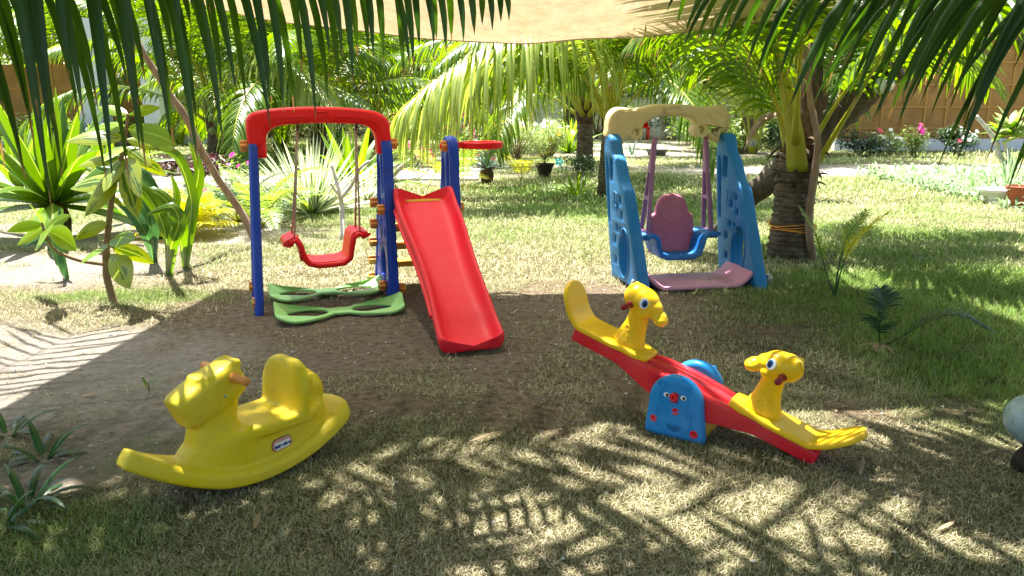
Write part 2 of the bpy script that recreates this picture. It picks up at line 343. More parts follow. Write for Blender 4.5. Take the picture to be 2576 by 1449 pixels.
def plate(name, loops, thick, bevel, mat, parent=None, fn=None, sub=3, sharp=40, smooth=(0,)):
    """plate with rounded edges and holes from 2D loops; fn maps (x,y,z of plate) to local space"""
    cu = bpy.data.curves.new('tmp', 'CURVE'); cu.dimensions = '2D'; cu.fill_mode = 'BOTH'
    cu.extrude = max(.0005, thick / 2 - bevel); cu.bevel_depth = bevel; cu.bevel_resolution = 2; cu.offset = -bevel
    for li, lp in enumerate(loops):
        pp = smooth_loop([Vector((p[0], p[1], 0)) for p in lp], sub) if li in smooth else [Vector((p[0], p[1], 0)) for p in lp]
        sp_ = cu.splines.new('POLY'); sp_.points.add(len(pp) - 1); sp_.use_cyclic_u = True
        for q, p in zip(sp_.points, pp): q.co = (p.x, p.y, 0, 1)
    o = bpy.data.objects.new('tmp', cu); COL.objects.link(o)
    dg = bpy.context.evaluated_depsgraph_get(); me = bpy.data.meshes.new_from_object(o.evaluated_get(dg))
    bpy.data.objects.remove(o); bpy.data.curves.remove(cu)
    bm = bmesh.new(); bm.from_mesh(me); bmesh.ops.remove_doubles(bm, verts=bm.verts, dist=1e-5)
    if fn:
        for v in bm.verts: v.co = Vector(fn(*v.co))
        bmesh.ops.recalc_face_normals(bm, faces=bm.faces)
    bm.to_mesh(me); bm.free(); me.name = name
    me.polygons.foreach_set('use_smooth', [True] * len(me.polygons)); me.set_sharp_from_angle(angle=R(sharp))
    if not me.uv_layers: me.uv_layers.new(name='UVMap')
    return link(name, me, parent, mat)
def blob(name, pieces, voxel, smooth, mat, parent=None, factor=.5):
    """fuse overlapping closed meshes (MB) into one blow-moulded skin"""
    me = pieces.mesh('tmp', []); o = bpy.data.objects.new('tmp', me); COL.objects.link(o)
    rm = o.modifiers.new('r', 'REMESH'); rm.mode = 'VOXEL'; rm.voxel_size = voxel; rm.use_smooth_shade = True
    sm = o.modifiers.new('s', 'SMOOTH'); sm.factor = factor; sm.iterations = smooth
    dg = bpy.context.evaluated_depsgraph_get(); m2_ = bpy.data.meshes.new_from_object(o.evaluated_get(dg))
    bpy.data.objects.remove(o); bpy.data.meshes.remove(me); m2_.name = name
    m2_.polygons.foreach_set('use_smooth', [True] * len(m2_.polygons))
    if not m2_.uv_layers: m2_.uv_layers.new(name='UVMap')
    return link(name, m2_, parent, mat)
def ellip(mb, c, r, rot=None, n=16, mi=0):
    vs = []; fs = []; c = Vector(c); rt = rot or Matrix.Identity(3)
    for i in range(1, n):
        th = PI * i / n
        for k in range(n):
            a = 2 * PI * k / n; vs.append(c + rt @ Vector((r[0] * math.sin(th) * math.cos(a), r[1] * math.sin(th) * math.sin(a), r[2] * math.cos(th))))
    vs += [c + rt @ Vector((0, 0, r[2])), c - rt @ Vector((0, 0, r[2]))]; T = len(vs) - 2
    for i in range(n - 2):
        for k in range(n): fs.append((i * n + k, (i + 1) * n + k, (i + 1) * n + (k + 1) % n, i * n + (k + 1) % n))
    for k in range(n): fs += [(T, k, (k + 1) % n), (T + 1, (n - 2) * n + (k + 1) % n, (n - 2) * n + k)]
    mb.add(vs, fs, None, mi)
def loft(mb, secs, mi=0):
    """secs: list of closed vertex rings of equal length"""
    n = len(secs[0]); m_ = len(secs); vs = [p for s_ in secs for p in s_]
    mb.add(vs, [(i * n + k, i * n + (k + 1) % n, (i + 1) * n + (k + 1) % n, (i + 1) * n + k) for i in range(m_ - 1) for k in range(n)] + [tuple(range(n - 1, -1, -1)), tuple(range((m_ - 1) * n, m_ * n))], None, mi)
def frame(origin, u, v):
    """matrix with columns u, v, z at origin"""
    u = Vector(u).normalized(); v = Vector(v).normalized(); w = u.cross(v).normalized()
    m_ = Matrix.Identity(4)
    for i in range(3): m_[i][0] = u[i]; m_[i][1] = v[i]; m_[i][2] = w[i]; m_[i][3] = origin[i]
    return m_
# ------------------------------------------------------------------ noise + ground fields (numpy)
def vnoise(x, y, seed=0):
    xi = np.floor(x).astype(np.int64); yi = np.floor(y).astype(np.int64); fx = x - xi; fy = y - yi
    fx = fx * fx * (3 - 2 * fx); fy = fy * fy * (3 - 2 * fy)
    def h(a, b_):
        n = (a * 374761393 + b_ * 668265263 + seed * 1442695041) & 0xffffffff
        n = ((n ^ (n >> 13)) * 1274126177) & 0xffffffff
        return ((n ^ (n >> 16)) & 0xffff) / 65535.0
    return (h(xi, yi) * (1 - fx) + h(xi + 1, yi) * fx) * (1 - fy) + (h(xi, yi + 1) * (1 - fx) + h(xi + 1, yi + 1) * fx) * fy
def fbm(x, y, seed=0, o=4):
    s = 0; a = .5; t = 0
    for i in range(o): s = s + a * vnoise(x * 2 ** i, y * 2 ** i, seed + i * 17); t += a; a *= .55
    return s / t
BARE = [(-2.5, 3.5, 1.35, .85, 1.0, 1), (-1.6, 2.75, .7, .45, .8, .8), (-.65, 4.3, 1.35, .95, 1.0, .22), (.25, 4.7, 1.0, .7, .75, .15), (.25, 3.3, .6, .4, .75, 0), (1.1, 4.4, .8, .6, .5, 0), (-.6, 3.4, .9, .4, .6, .1),
        (-4.2, 5.9, 1.9, .75, 1, .9), (-3.9, 7.6, 2.2, .9, .9, .9), (-8, 13.2, 6.5, 1.5, 1.1, 1), (-1.2, 17.5, 1.0, 5.5, .9, 1), (-2.5, 14.2, 3.2, .8, .7, .8), (8.5, 15.5, 6.5, 1.7, 1.2, 1),
        (4.2, 20.5, 4, 1.2, 1, 1), (3.2, 15.8, 2.5, .8, .9, .8), (0, 16.2, 5, .6, .8, 1), (4.0, 25, 2.2, 7, .9, 1), (-1.2, 28, 1.6, 8, 1, 1), (1.6, 3.0, .4, .3, .3, 0), (-.1, 7.2, .8, .25, .3, .4), (5.7, 8.3, 1.1, .35, .5, .6)]
GREEN = [(3.0, 4.7, 1.7, 1.6, 1.25), (3.6, 7.2, 1.9, 1.6, .75), (2.4, 3.3, .9, .7, 1.0), (1.5, 9.2, 2.6, 1.5, .8), (2.2, 6.9, .7, .9, .9), (-2.5, 5.0, .85, .28, .9), (-1.35, 2.05, .45, .3, .7), (-.9, 1.75, .5, .3, .5), (.6, 11.5, 1.6, 1.2, .8), (-2.4, 9.3, 1.5, .7, .8), (-1.4, 2.65, .25, .2, .7), (1.9, 2.1, .5, .5, .5), (-2.0, 6.2, .8, .6, .4), (1.9, 4.6, .6, .5, .4), (-6, 15.5, 4, 1, .6), (0, 13, 3, .8, .5)]
def fields(X, Y):
    wx = (fbm(X * 2.1, Y * 2.1, 5) - .5) * .9; wy = (fbm(X * 2.1, Y * 2.1, 9) - .5) * .9
    sc = np.clip(Y / 7, .35, 2.2)
    bare = np.zeros_like(X); sand = np.zeros_like(X); green = .17 + .31 * np.clip((Y - 5.2) / 2.5, 0, 1)
    for cx, cy, rx, ry, s, sd in BARE:
        d = np.sqrt(((X + wx * sc * .5 - cx) / rx) ** 2 + ((Y + wy * sc * .5 - cy) / ry) ** 2)
        k = np.clip((1.25 - d) / .5, 0, 1) * s; bare = np.maximum(bare, k); sand = np.maximum(sand, k * sd)
    for cx, cy, rx, ry, s in GREEN:
        d = np.sqrt(((X + wx * sc * .6 - cx) / rx) ** 2 + ((Y + wy * sc * .6 - cy) / ry) ** 2)
        green = np.maximum(green, np.clip((1.3 - d) / .8, 0, 1) * s)
    n = fbm(X * 3.3, Y * 3.3, 31)
    bare = np.clip(bare + (n - .5) * 1.3 * (bare > .03) + np.clip((n - .62) * 1.6, 0, .5), 0, 1)
    green = np.clip(green + (fbm(X * 1.6, Y * 1.6, 77) - .5) * .55, 0, 1)
    return bare, np.clip(sand, 0, 1), green
def hgt(X, Y):
    return (fbm(X * 1.3, Y * 1.3, 3) - .5) * .035 + (fbm(X * 7, Y * 7, 4) - .5) * .022
def hz(x, y): return float(hgt(np.array([x], float), np.array([y], float))[0])
def Gd(x, y):
    p = G(x, y); p.z = hz(p.x, p.y) - .004; return p
# ================================================================== light
SUN_AZ_X, SUN_AZ_Y, SUN_EL = -.55, .84, R(71)
sd = Vector((SUN_AZ_X, SUN_AZ_Y, 0)).normalized() * math.cos(SUN_EL) + Vector((0, 0, math.sin(SUN_EL)))
ld = bpy.data.lights.new('sun', 'SUN'); ld.energy = 5.0; ld.angle = R(.6); ld.color = (1, .97, .93)
lo = bpy.data.objects.new('sun', ld); COL.objects.link(lo); lo.rotation_euler = sd.to_track_quat('Z', 'Y').to_euler(); lo.location = (0, 0, 20)
w = bpy.data.worlds.new('World'); SC.world = w; w.use_nodes = True
nt = w.node_tree; bg = nt.nodes['Background']; st = nt.nodes.new('ShaderNodeTexSky'); st.sky_type = 'NISHITA'
st.sun_disc = False; st.sun_elevation = SUN_EL; st.sun_rotation = math.atan2(SUN_AZ_X, SUN_AZ_Y); st.dust_density = 3.0; st.air_density = 1.2
nt.links.new(st.outputs[0], bg.inputs[0]); bg.inputs[1].default_value = .068
SC.view_settings.view_transform = 'Standard'; SC.view_settings.look = 'None'; SC.view_settings.gamma = 1
SC.view_settings.exposure = 2.2
SC.cycles.max_bounces = 8; SC.cycles.transparent_max_bounces = 12; SC.cycles.diffuse_bounces = 4
# ================================================================== ground sheet
def axis(lim0, lim1, near0, near1, step, grow):
    a = list(np.arange(near0, near1, step)); s_ = step; x = near1
    while x < lim1: a.append(x); s_ *= grow; x += s_
    a.append(lim1); s_ = step; x = near0 - step
    while x > lim0: a.insert(0, x); s_ *= grow; x -= s_
    a.insert(0, lim0); return np.array(a)
gx = axis(-220, 220, -3.6, 3.6, .045, 1.07); gy = axis(-60, 300, .8, 7.5, .045, 1.055)
GX, GY = np.meshgrid(gx, gy); GZ = hgt(GX, GY) * np.where(np.abs(GX) + GY > 40, .3, 1)
nx, ny = len(gx), len(gy)
me = bpy.data.meshes.new('ground'); nv = nx * ny
me.vertices.add(nv); me.vertices.foreach_set('co', np.stack([GX, GY, GZ], -1).astype(np.float32).ravel())
ii = (np.arange(ny - 1)[:, None] * nx + np.arange(nx - 1)[None]).ravel()
q = np.stack([ii, ii + 1, ii + nx + 1, ii + nx], -1).astype(np.int32)
me.loops.add(q.size); me.loops.foreach_set('vertex_index', q.ravel()); me.polygons.add(len(q))
me.polygons.foreach_set('loop_start', np.arange(len(q), dtype=np.int32) * 4); me.polygons.foreach_set('use_smooth', np.ones(len(q), bool)); me.update(calc_edges=True)
fb, fs_, fg = fields(GX.ravel(), GY.ravel())
ca = me.color_attributes.new('kind_of_soil', 'FLOAT_COLOR', 'POINT')
ca.data.foreach_set('color', np.stack([fb, fs_, fg, np.ones(nv)], -1).astype(np.float32).ravel())
m, nt, out = new_mat('ground_soil'); L = nt.links.new
at = N(nt, 'ShaderNodeAttribute', attribute_name='kind_of_soil'); sp = N(nt, 'ShaderNodeSeparateColor'); L(at.outputs['Color'], sp.inputs[0])
geo = N(nt, 'ShaderNodeNewGeometry')
na = N(nt, 'ShaderNodeTexNoise', Scale=22.0, Detail=8.0, Roughness=.7); L(geo.outputs['Position'], na.inputs['Vector'])
nb = N(nt, 'ShaderNodeTexNoise', Scale=2.2, Detail=6.0, Roughness=.6); L(geo.outputs['Position'], nb.inputs['Vector'])
nc = N(nt, 'ShaderNodeTexNoise', Scale=130.0, Detail=4.0, Roughness=.7); L(geo.outputs['Position'], nc.inputs['Vector'])
soil = ramp(nt, [(.30, (.055, .036, .022)), (.46, (.25, .18, .112)), (.68, (.39, .30, .20))]); L(na.outputs['Fac'], soil.inputs['Fac'])
sandr = ramp(nt, [(.25, (.28, .24, .18)), (.5, (.46, .41, .34)), (.75, (.58, .53, .46))]); L(na.outputs['Fac'], sandr.inputs['Fac'])
turf = ramp(nt, [(.3, (.07, .055, .028)), (.5, (.20, .165, .08)), (.7, (.36, .31, .17))]); L(na.outputs['Fac'], turf.inputs['Fac'])
grn = ramp(nt, [(.25, (.05, .075, .015)), (.7, (.17, .22, .045))]); L(na.outputs['Fac'], grn.inputs['Fac'])
def mix(f, a, b_):
    n = N(nt, 'ShaderNodeMix', data_type='RGBA'); L(f, n.inputs[0]); L(a, n.inputs[6]); L(b_, n.inputs[7]); return n.outputs[2]
c1 = mix(sp.outputs[2], turf.outputs['Color'], grn.outputs['Color'])
c2 = mix(sp.outputs[1], soil.outputs['Color'], sandr.outputs['Color'])
c3 = mix(sp.outputs[0], c1, c2)
b = N(nt, 'ShaderNodeBsdfPrincipled', Roughness=.95); b.inputs['Specular IOR Level'].default_value = .1; L(c3, b.inputs['Base Color'])
ad = N(nt, 'ShaderNodeMath', operation='ADD'); L(na.outputs['Fac'], ad.inputs[0])
mu = N(nt, 'ShaderNodeMath', operation='MULTIPLY'); mu.inputs[1].default_value = .35; L(nc.outputs['Fac'], mu.inputs[0]); L(mu.outputs[0], ad.inputs[1])
bp = N(nt, 'ShaderNodeBump', Strength=1.0, Distance=.09); L(ad.outputs[0], bp.inputs['Height']); L(bp.outputs[0], b.inputs['Normal'])
L(b.outputs[0], out.inputs['Surface'])
me.materials.append(m); g = link('ground', me); tag(g, kind='structure')
# ================================================================== grass
rng = np.random.default_rng(3)
def grass(name, n, y0, y1, ln, wd, flat, seed, xs=.72, pw=1.0, tall=None):
    Y = y0 + (y1 - y0) * rng.random(n) ** pw; X = (rng.random(n) * 2 - 1) * (Y * xs + .5)
    b_, s_, g_ = fields(X, Y)
    cl = fbm(X * 6, Y * 6, 50 + seed)
    keep = rng.random(n) < np.clip((1.0 - 1.12 * b_) * (.12 + 1.45 * cl) + .035 + (.55 * (1 - s_)) * (b_ > .4) * np.clip(cl - .42, 0, 1), 0, 1)
    X, Y, g_, cl, b_ = X[keep], Y[keep], g_[keep], cl[keep], b_[keep]; n = len(X)
    Z = hgt(X, Y) - .003
    yaw = rng.random(n) * 2 * PI; green = np.clip(g_ * 1.1 + (rng.random(n) - .62) * .8, 0, 1)
    tilt = (flat + (1 - flat) * rng.random(n)) * 1.35; tilt = tilt * (1 - .45 * green)
    Ln = ln * (.5 + rng.random(n)) * (1 + .5 * g_); Wd = wd * (.6 + .8 * rng.random(n))
    dx, dy = np.cos(yaw), np.sin(yaw); px, py = -dy, dx
    curl = (rng.random(n) - .35) * 1.5; turn = (rng.random(n) - .5) * 1.6
    P = [np.stack([X, Y, Z], -1)]; th = tilt * .6; ya = yaw
    for k in range(3):
        th = th + curl * .35 + tilt * .18; ya = ya + turn * .4
        stp = np.stack([np.sin(th) * np.cos(ya), np.sin(th) * np.sin(ya), np.cos(th)], -1) * (Ln / 3)[:, None]
        nx_ = P[-1] + stp; nx_[:, 2] = np.maximum(nx_[:, 2], Z + .004); P.append(nx_)
    sd_ = np.stack([px, py, np.zeros(n)], -1); V = []
    for k, f in enumerate((1, .9, .65)):
        V += [P[k] - sd_ * (Wd * f / 2)[:, None], P[k] + sd_ * (Wd * f / 2)[:, None]]
    V.append(P[3]); V = np.stack(V, 1)  # n,7,3
    base = (np.arange(n) * 7)[:, None]
    quads = np.concatenate([base + np.array([0, 1, 3, 2]), base + np.array([2, 3, 5, 4])], 0); tris = base + np.array([4, 5, 6])
    me = bpy.data.meshes.new(name); me.vertices.add(n * 7); me.vertices.foreach_set('co', V.astype(np.float32).ravel())
    lp = np.concatenate([quads.ravel(), tris.ravel()]).astype(np.int32); me.loops.add(len(lp)); me.loops.foreach_set('vertex_index', lp)
    ls = np.concatenate([np.arange(2 * n) * 4, 8 * n + np.arange(n) * 3]).astype(np.int32)
    me.polygons.add(3 * n); me.polygons.foreach_set('loop_start', ls); me.update(calc_edges=True)
    dry = np.array([.66, .58, .40]); dry2 = np.array([.27, .21, .12]); gr = np.array([.13, .27, .028]); gr2 = np.array([.25, .33, .075])
    r1_ = rng.random(n)[:, None]; r2_ = rng.random(n)[:, None]
    c = (dry * r1_ + dry2 * (1 - r1_)) * (1 - green[:, None]) + (gr * r2_ + gr2 * (1 - r2_)) * green[:, None]
    far = np.clip((Y - 5) / 6, 0, 1)[:, None]; c = c * (1 + .45 * far); c[:, 1:2] *= 1 + .06 * far  # distant blades brightened in colour to offset their self-shadowing
    c = np.clip(np.minimum(c, .72) * (.75 + .5 * rng.random(n))[:, None], 0, 1)
    C4 = np.concatenate([np.repeat(c, 7, 0), np.ones((n * 7, 1))], 1)
    ca = me.color_attributes.new('tint', 'FLOAT_COLOR', 'POINT'); ca.data.foreach_set('color', C4.astype(np.float32).ravel())
    me.materials.append(M['grass']); return me, n
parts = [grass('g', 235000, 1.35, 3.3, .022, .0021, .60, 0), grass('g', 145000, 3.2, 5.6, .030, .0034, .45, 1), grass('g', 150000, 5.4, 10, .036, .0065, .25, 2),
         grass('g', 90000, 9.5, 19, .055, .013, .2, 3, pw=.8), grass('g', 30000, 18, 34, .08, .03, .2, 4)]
bmj = bmesh.new()
for me_, n_ in parts: bmj.from_mesh(me_)
gm = bpy.data.meshes.new('grass'); bmj.to_mesh(gm); bmj.free(); gm.materials.append(M['grass'])
go = link('grass', gm); tag(go, 'short matted grass, straw coloured with green patches, covering the playground lawn', 'grass', kind='stuff')
# ================================================================== shade cloth
mb = MB(); nxs, nys = 60, 40; vs = []; fs = []
for j in range(nys + 1):
    t = j / nys
    for i in range(nxs + 1):
        s_ = i / nxs * 2 - 1
        x = s_ * 2.42 + .08 + t * (.30 * s_ if s_ < 0 else .0 * s_); y = 5.78 - (2.42 - .48 * s_) * t + .10 * (1 - s_ * s_) * (2 * t - 1) * 2
        z = 1.965 + .50 * t - (1 - s_ * s_) * (.32 - .10 * t) + .0 * t
        z += .012 * math.sin(x * 7 + y * 3) * (1 - abs(s_)) + .03 * noise.noise(Vector((x * 1.6, y * 5, 3))) + .05 * s_ * t
        if j == 0: z -= .0
        vs.append((x, y, z))
for j in range(nys):
    for i in range(nxs): a = j * (nxs + 1) + i; fs.append((a, a + 1, a + nxs + 2, a + nxs + 1))
mb.add(vs, fs)
shade = empty('shade_net', (0, 5.0, 1.9), 'beige knitted shade cloth sagging overhead between the palms above the playground', 'shade net')
def ch(o, p): o.parent = p; o.matrix_parent_inverse = Matrix.Translation(-p.location) if p.rotation_euler[2] == 0 else p.matrix_world.inverted(); return o
def kid(o, p):
    """parent keeping world coordinates of the mesh"""
    o.parent = p; m_ = Matrix.Translation(p.location) @ p.rotation_euler.to_matrix().to_4x4(); o.matrix_parent_inverse = m_.inverted(); return o
kid(mb.build('cloth', M['net']), shade)
mb = MB()
e0 = vs[:nxs + 1]; mb.tube(e0, .006, 5); kid(mb.build('hem_cord', M['rope']), shade)
for c_, tgt in ((vs[0], (-3.9, 6.6, 2.6)), (vs[nxs], (4.0, 6.9, 2.7)), (vs[-1], (3.7, 2.4, 3.0)), (vs[-1 - nxs], (-3.9, 2.5, 3.0))):
    mb = MB(); mb.tube([c_, tgt], .004, 5); kid(mb.build('corner_rope', M['rope']), shade)
# ================================================================== flower-headed bolt
def nut_mesh(r, l, jag=.13, n=48):
    mb = MB()
    def ring(rr, z, j): return [(rr * (1 + j * math.cos(6 * 2 * PI * k / n)) * math.cos(2 * PI * k / n), rr * (1 + j * math.cos(6 * 2 * PI * k / n)) * math.sin(2 * PI * k / n), z) for k in range(n)]
    loft(mb, [ring(r * .9, -l / 2, jag), ring(r, -l / 2 + .006, jag), ring(r, l / 2 - .008, jag), ring(r * .88, l / 2, jag), ring(r * .4, l / 2 + .001, 0)]); return mb
def add_nut(parent, pos, axis_, r=.033, l=.04, mat='orange', cap=None, name='bolt_knob'):
    me = nut_mesh(r, l).mesh(name, M[mat], True, 50); o = link(name, me, parent); q_ = Vector(axis_).to_track_quat('Z', 'Y')
    o.location = pos; o.rotation_mode = 'QUATERNION'; o.rotation_quaternion = q_
    if cap:
        mb = MB(); mb.lathe([(.3 * r, 0), (.55 * r, .001), (.5 * r, .006), (.2 * r, .009)], (0, 0, l / 2), 16); c_ = mb.build('plug', M[cap], o)
    return o
# ================================================================== red / blue swing and slide set
SY = R(20); S = empty('swing_and_slide_set', (-1.57, 4.85, 0), 'red, blue and green plastic play set with swing, ladder, slide and ball hoop', 'play set', rz=SY)
# local x = width to the right, y = away from camera
def side_fn(x0, lean=0): return lambda x, y, z: (x0 + z + lean * (1 - y), x, y)
# left post: narrow leg seen edge on
plate('post', [[(-.32, .0), (-.33, .03), (-.24, .35), (-.15, .68), (-.09, .90), (-.065, 1.0), (.0, 1.03), (.065, 1.0), (.09, .90), (.13, .68), (.18, .35), (.235, .03), (.22, .0), (.15, .0), (.10, .30), (.03, .55), (-.02, .62), (-.08, .55), (-.16, .30), (-.24, .0)]], .048, .016, M['blue'], S, side_fn(0, -.045))
plate('post_rib', [[(-.275, .08), (-.13, .60), (-.06, .90), (-.03, .90), (-.10, .60), (-.245, .08)]], .058, .006, M['blue'], S, side_fn(0, -.045))
LAD = [(-.15, .0), (-.17, .02), (-.15, .25), (-.125, .50), (-.13, .62), (-.105, .78), (-.11, .88), (-.085, .98), (-.045, 1.02), (.0, 1.03), (.045, 1.02), (.085, .98), (.115, .88), (.135, .75), (.175, .60), (.235, .40), (.30, .20), (.375, .03), (.36, .0), (.25, .0), (.19, .05), (.10, .07), (.0, .05), (-.05, .0)]
holes = [ell(-.035, .80, .036, .125, 20), ell(.075, .72, .026, .16, 20, .06), ell(.03, .20, .075, .115, 20)] + [rrect(-.055, z_, .022, .05, .004) for z_ in (.60, .52, .42)] + [rrect(.05, z_, .022, .05, .004) for z_ in (.50, .40)]
for x0 in (.80, 1.235):
    pan = plate('ladder_side', [LAD] + holes, .056, .018, M['blue'], S, side_fn(x0), smooth=(0, 1, 2, 3))
    plate('rim', [[(p[0] * .985, p[1] * .99 + .004) for p in LAD], [(p[0] * .80, .06 + p[1] * .91) for p in LAD]], .066, .004, M['blue'], pan, side_fn(x0), smooth=(0, 1))
# top beam
def bz(cx, cy): return ((cx - 862) * .000796 - .035, 1.217 - (cy - 815) * .000796)
OUT = [bz(*p) for p in [(880, 1110), (864, 1050), (862, 950), (876, 893), (925, 856), (1000, 838), (1100, 826), (1250, 817), (1400, 815), (1550, 819), (1700, 830), (1800, 843), (1870, 862), (1930, 905), (1952, 960), (1957, 1040), (1955, 1085), (1915, 1092), (1908, 1175), (1900, 1184), (1850, 1183), (1842, 1160), (1838, 1060), (1812, 995), (1750, 960), (1650, 948), (1450, 941), (1300, 942), (1120, 955), (1045, 985), (1005, 1040), (1000, 1180), (990, 1198), (915, 1198), (906, 1190), (900, 1110)]]
beam = plate('top_beam', [OUT], .115, .026, M['red'], S, lambda x, y, z: (x, -z, y), sub=3, sharp=50)
lip = [bz(*p) for p in [(885, 1090), (875, 950), (895, 895), (960, 862), (1100, 840), (1400, 830), (1700, 845), (1860, 880), (1925, 930), (1940, 1075), (1890, 1080), (1870, 1000), (1830, 950), (1740, 915), (1560, 900), (1520, 902), (1490, 925), (1340, 925), (1310, 902), (1270, 900), (1130, 905), (1040, 925), (985, 985), (965, 1090)]]
for sgn in (1, -1): plate('raised_border', [lip], .014, .005, M['red'], beam, lambda x, y, z, s_=sgn: (x, -s_ * .0575 - z, y), sub=3)
plate('oval_badge', [rrect(*bz(1415, 872), .092, .036, .017, 8), rrect(*bz(1415, 872), .080, .026, .012, 8)], .012, .002, M['red'], beam, lambda x, y, z: (x, -.068 - z, y), smooth=())
for x_, y_, z_, a_ in ((-.055, 0, .985, -1), (.86, 0, .985, 1), (1.19, -.02, .965, -1), (1.275, 0, .965, 1)): add_nut(S, (x_, y_, z_), (a_, 0, 0), .034, .042, cap='red' if x_ > 1.1 else None)
for x_, y_, z_, a_ in ((.735, .10, .60, -1), (.745, -.09, .575, -1), (.735, .135, .455, -1), (.735, .19, .325, -1), (.735, .25, .19, -1), (.735, .30, .06, -1), (1.295, .0, .56, 1), (1.295, .1, .40, 1), (1.295, .2, .22, 1), (-.055, -.27, .075, -1), (-.06, .17, .08, -1), (.86, -.11, .055, 1), (.745, -.05, .07, -1)):
    add_nut(S, (x_, y_, z_), (a_, 0, 0), .032, .045, cap='green' if (z_ == .575 or z_ < .08) else None)
# steps and platform
for k, (y_, z_) in enumerate(((.10, .56), (.135, .42), (.19, .29), (.25, .155))):
    mb = MB(); loft(mb, [[(x_, y_ - .045, z_ - .022), (x_, y_ - .05, z_ + .015), (x_, y_ - .035, z_ + .028), (x_, y_ + .035, z_ + .028), (x_, y_ + .05, z_ + .015), (x_, y_ + .045, z_ - .022)] for x_ in (.84, 1.0, 1.2)])
    mb.build('step', M['ochre'], S, True, 40)
mb = MB(); loft(mb, [[(x_, -.13, .585), (x_, -.13, .625), (x_, -.12, .635), (x_, .12, .635), (x_, .13, .625), (x_, .13, .585)] for x_ in (.84, 1.0, 1.2)]); mb.build('platform', M['ochre'], S, True, 40)
# slide
sl = MB(); secs = []; NS = 26
for i in range(NS + 1):
    t = i / NS; y_ = -.10 - 1.37 * t
    zc = .615 * (1 - t) ** 1.10 * (1 - .12 * math.sin(PI * t)) + .035 + .0 * t
    if t < .08: zc += .0
    if t > .86: zc = zc * .55 + .03 + .0
    zc = .63 - .035 * min(1, t / .08) - .555 * max(0, (t - .05) / .95) ** 1.0 if t < .8 else None
    if zc is None:
        k = (t - .8) / .2; zc = .157 + (-.118) * (1 - (1 - k) ** 1.7)
    wl = .178 - .026 * t + .010 * math.sin(PI * t * 2.2 + .4); wall = .072 * (.55 + .45 * math.sin(PI * min(1, t * 1.0 + .10))) + .02
    if t < .12: wall += .028 * math.cos(t / .12 * PI / 2)
    if t > .82: wall = wall * (1 - .15 * (t - .82) / .18) + .012 * math.sin((t - .82) / .18 * PI)
    th = .028; cx = 1.018 - .085 * t
    ring = []
    top = [(-wl - .016, wall - .012), (-wl - .004, wall), (-wl + .012, wall - .006), (-wl + .024, wall * .55), (-wl + .040, wall * .18), (-wl + .066, .004), (-wl * .5, 0), (0, -.003), (wl * .5, 0), (wl - .066, .004), (wl - .040, wall * .18), (wl - .024, wall * .55), (wl - .012, wall - .006), (wl + .004, wall), (wl + .016, wall - .012)]
    bot = [(wl + .014, -.0), (wl - .01, -th - .012), (wl * .5, -th), (0, -th), (-wl * .5, -th), (-wl + .01, -th - .012), (-wl - .014, 0)]
    for a_, b_ in top + bot: ring.append((cx + a_, y_, max(.004, zc + b_)))
    secs.append(ring)
loft(sl, secs); so = sl.build('slide', M['slide_red'], S, True, 60)
sm_ = so.modifiers.new('sub', 'SUBSURF'); sm_.levels = 1; sm_.render_levels = 2
# under-ribs of the slide edge
mb = MB()
for s_ in (-1, 1):
    mb = MB(); pr_ = []
    for i in range(60):
        t = .08 + .74 * i / 59; y_ = -.10 - 1.37 * t; zc = .63 - .035 - .555 * (t - .05) / .95; wl = .178 - .026 * t + .010 * math.sin(PI * t * 2.2 + .4)
        pr_.append((1.018 - .085 * t + s_ * (wl + .010 + .004 * (i % 2)), y_, zc + .004))
    mb.tube(pr_, .013, 6); mb.build('ribbed_edge', M['slide_red'], so, True, 40)
# hoop
mb = MB(); n = 40; rr = []
for k in range(n):
    a = 2 * PI * k / n; c_, s_ = math.cos(a), math.sin(a); C0 = Vector((1.445, -.02, .968))
    rr.append([C0 + Vector((c_ * r_, s_ * r_, z_)) for r_, z_ in ((.135, -.022), (.142, -.020), (.147, .016), (.140, .022), (.120, .022), (.116, .012), (.128, .008), (.131, -.018))])
vs_ = [p for r_ in rr for p in r_]; fs2 = [(i * 8 + k, ((i + 1) % n) * 8 + k, ((i + 1) % n) * 8 + (k + 1) % 8, i * 8 + (k + 1) % 8) for i in range(n) for k in range(8)]
mb.add(vs_, fs2); mb.box((1.295, -.02, .972), (.05, .09, .036)); mb.build('ball_hoop', M['red'], S, True, 40)
# green base plates
def green_plate(y0, y1, x0, x1):
    ox = (x0 + x1) / 2; oy = (y0 + y1) / 2; hw = (x1 - x0) / 2
    o_ = [(-hw, -.10), (-hw + .03, -.13), (-hw * .62, -.148), (-hw * .3, -.105), (-.04, -.055), (.0, -.06), (.04, -.055), (hw * .3, -.09), (hw * .62, -.12), (hw - .03, -.12), (hw, -.08), (hw, .02), (hw - .02, .07), (hw * .62, .10), (hw * .3, .085), (.06, .045), (.0, .05), (-.06, .045), (-hw * .3, .085), (-hw * .62, .11), (-hw + .02, .08), (-hw, .02)]
    o_ = [(a, b_ * 1.28) for a, b_ in o_]
    hl = [ell(-hw * .50, -.014, .118, .094, 24), ell(hw * .50, -.01, .118, .086, 24), ell(-hw * .86, -.07, .010, .008, 12), ell(hw * .86, -.07, .010, .008, 12)]
    def fn(x, y, z):
        k = max(0, (abs(x) - hw * .76) / (hw * .24)); yy = y * (1 - .15 * k)
        return (ox + x, oy + yy, .022 + z + .075 * k ** 1.6 * (1 if y > -.03 else .35) + .018 * math.cos(x / hw * PI) * 0)
    return plate('base_plate', [o_] + hl, .018, .0075, M['green'], S, fn, sub=3, smooth=(0,))
green_plate(-.60, -.27, .035, .79); green_plate(-.02, .24, .035, .765)
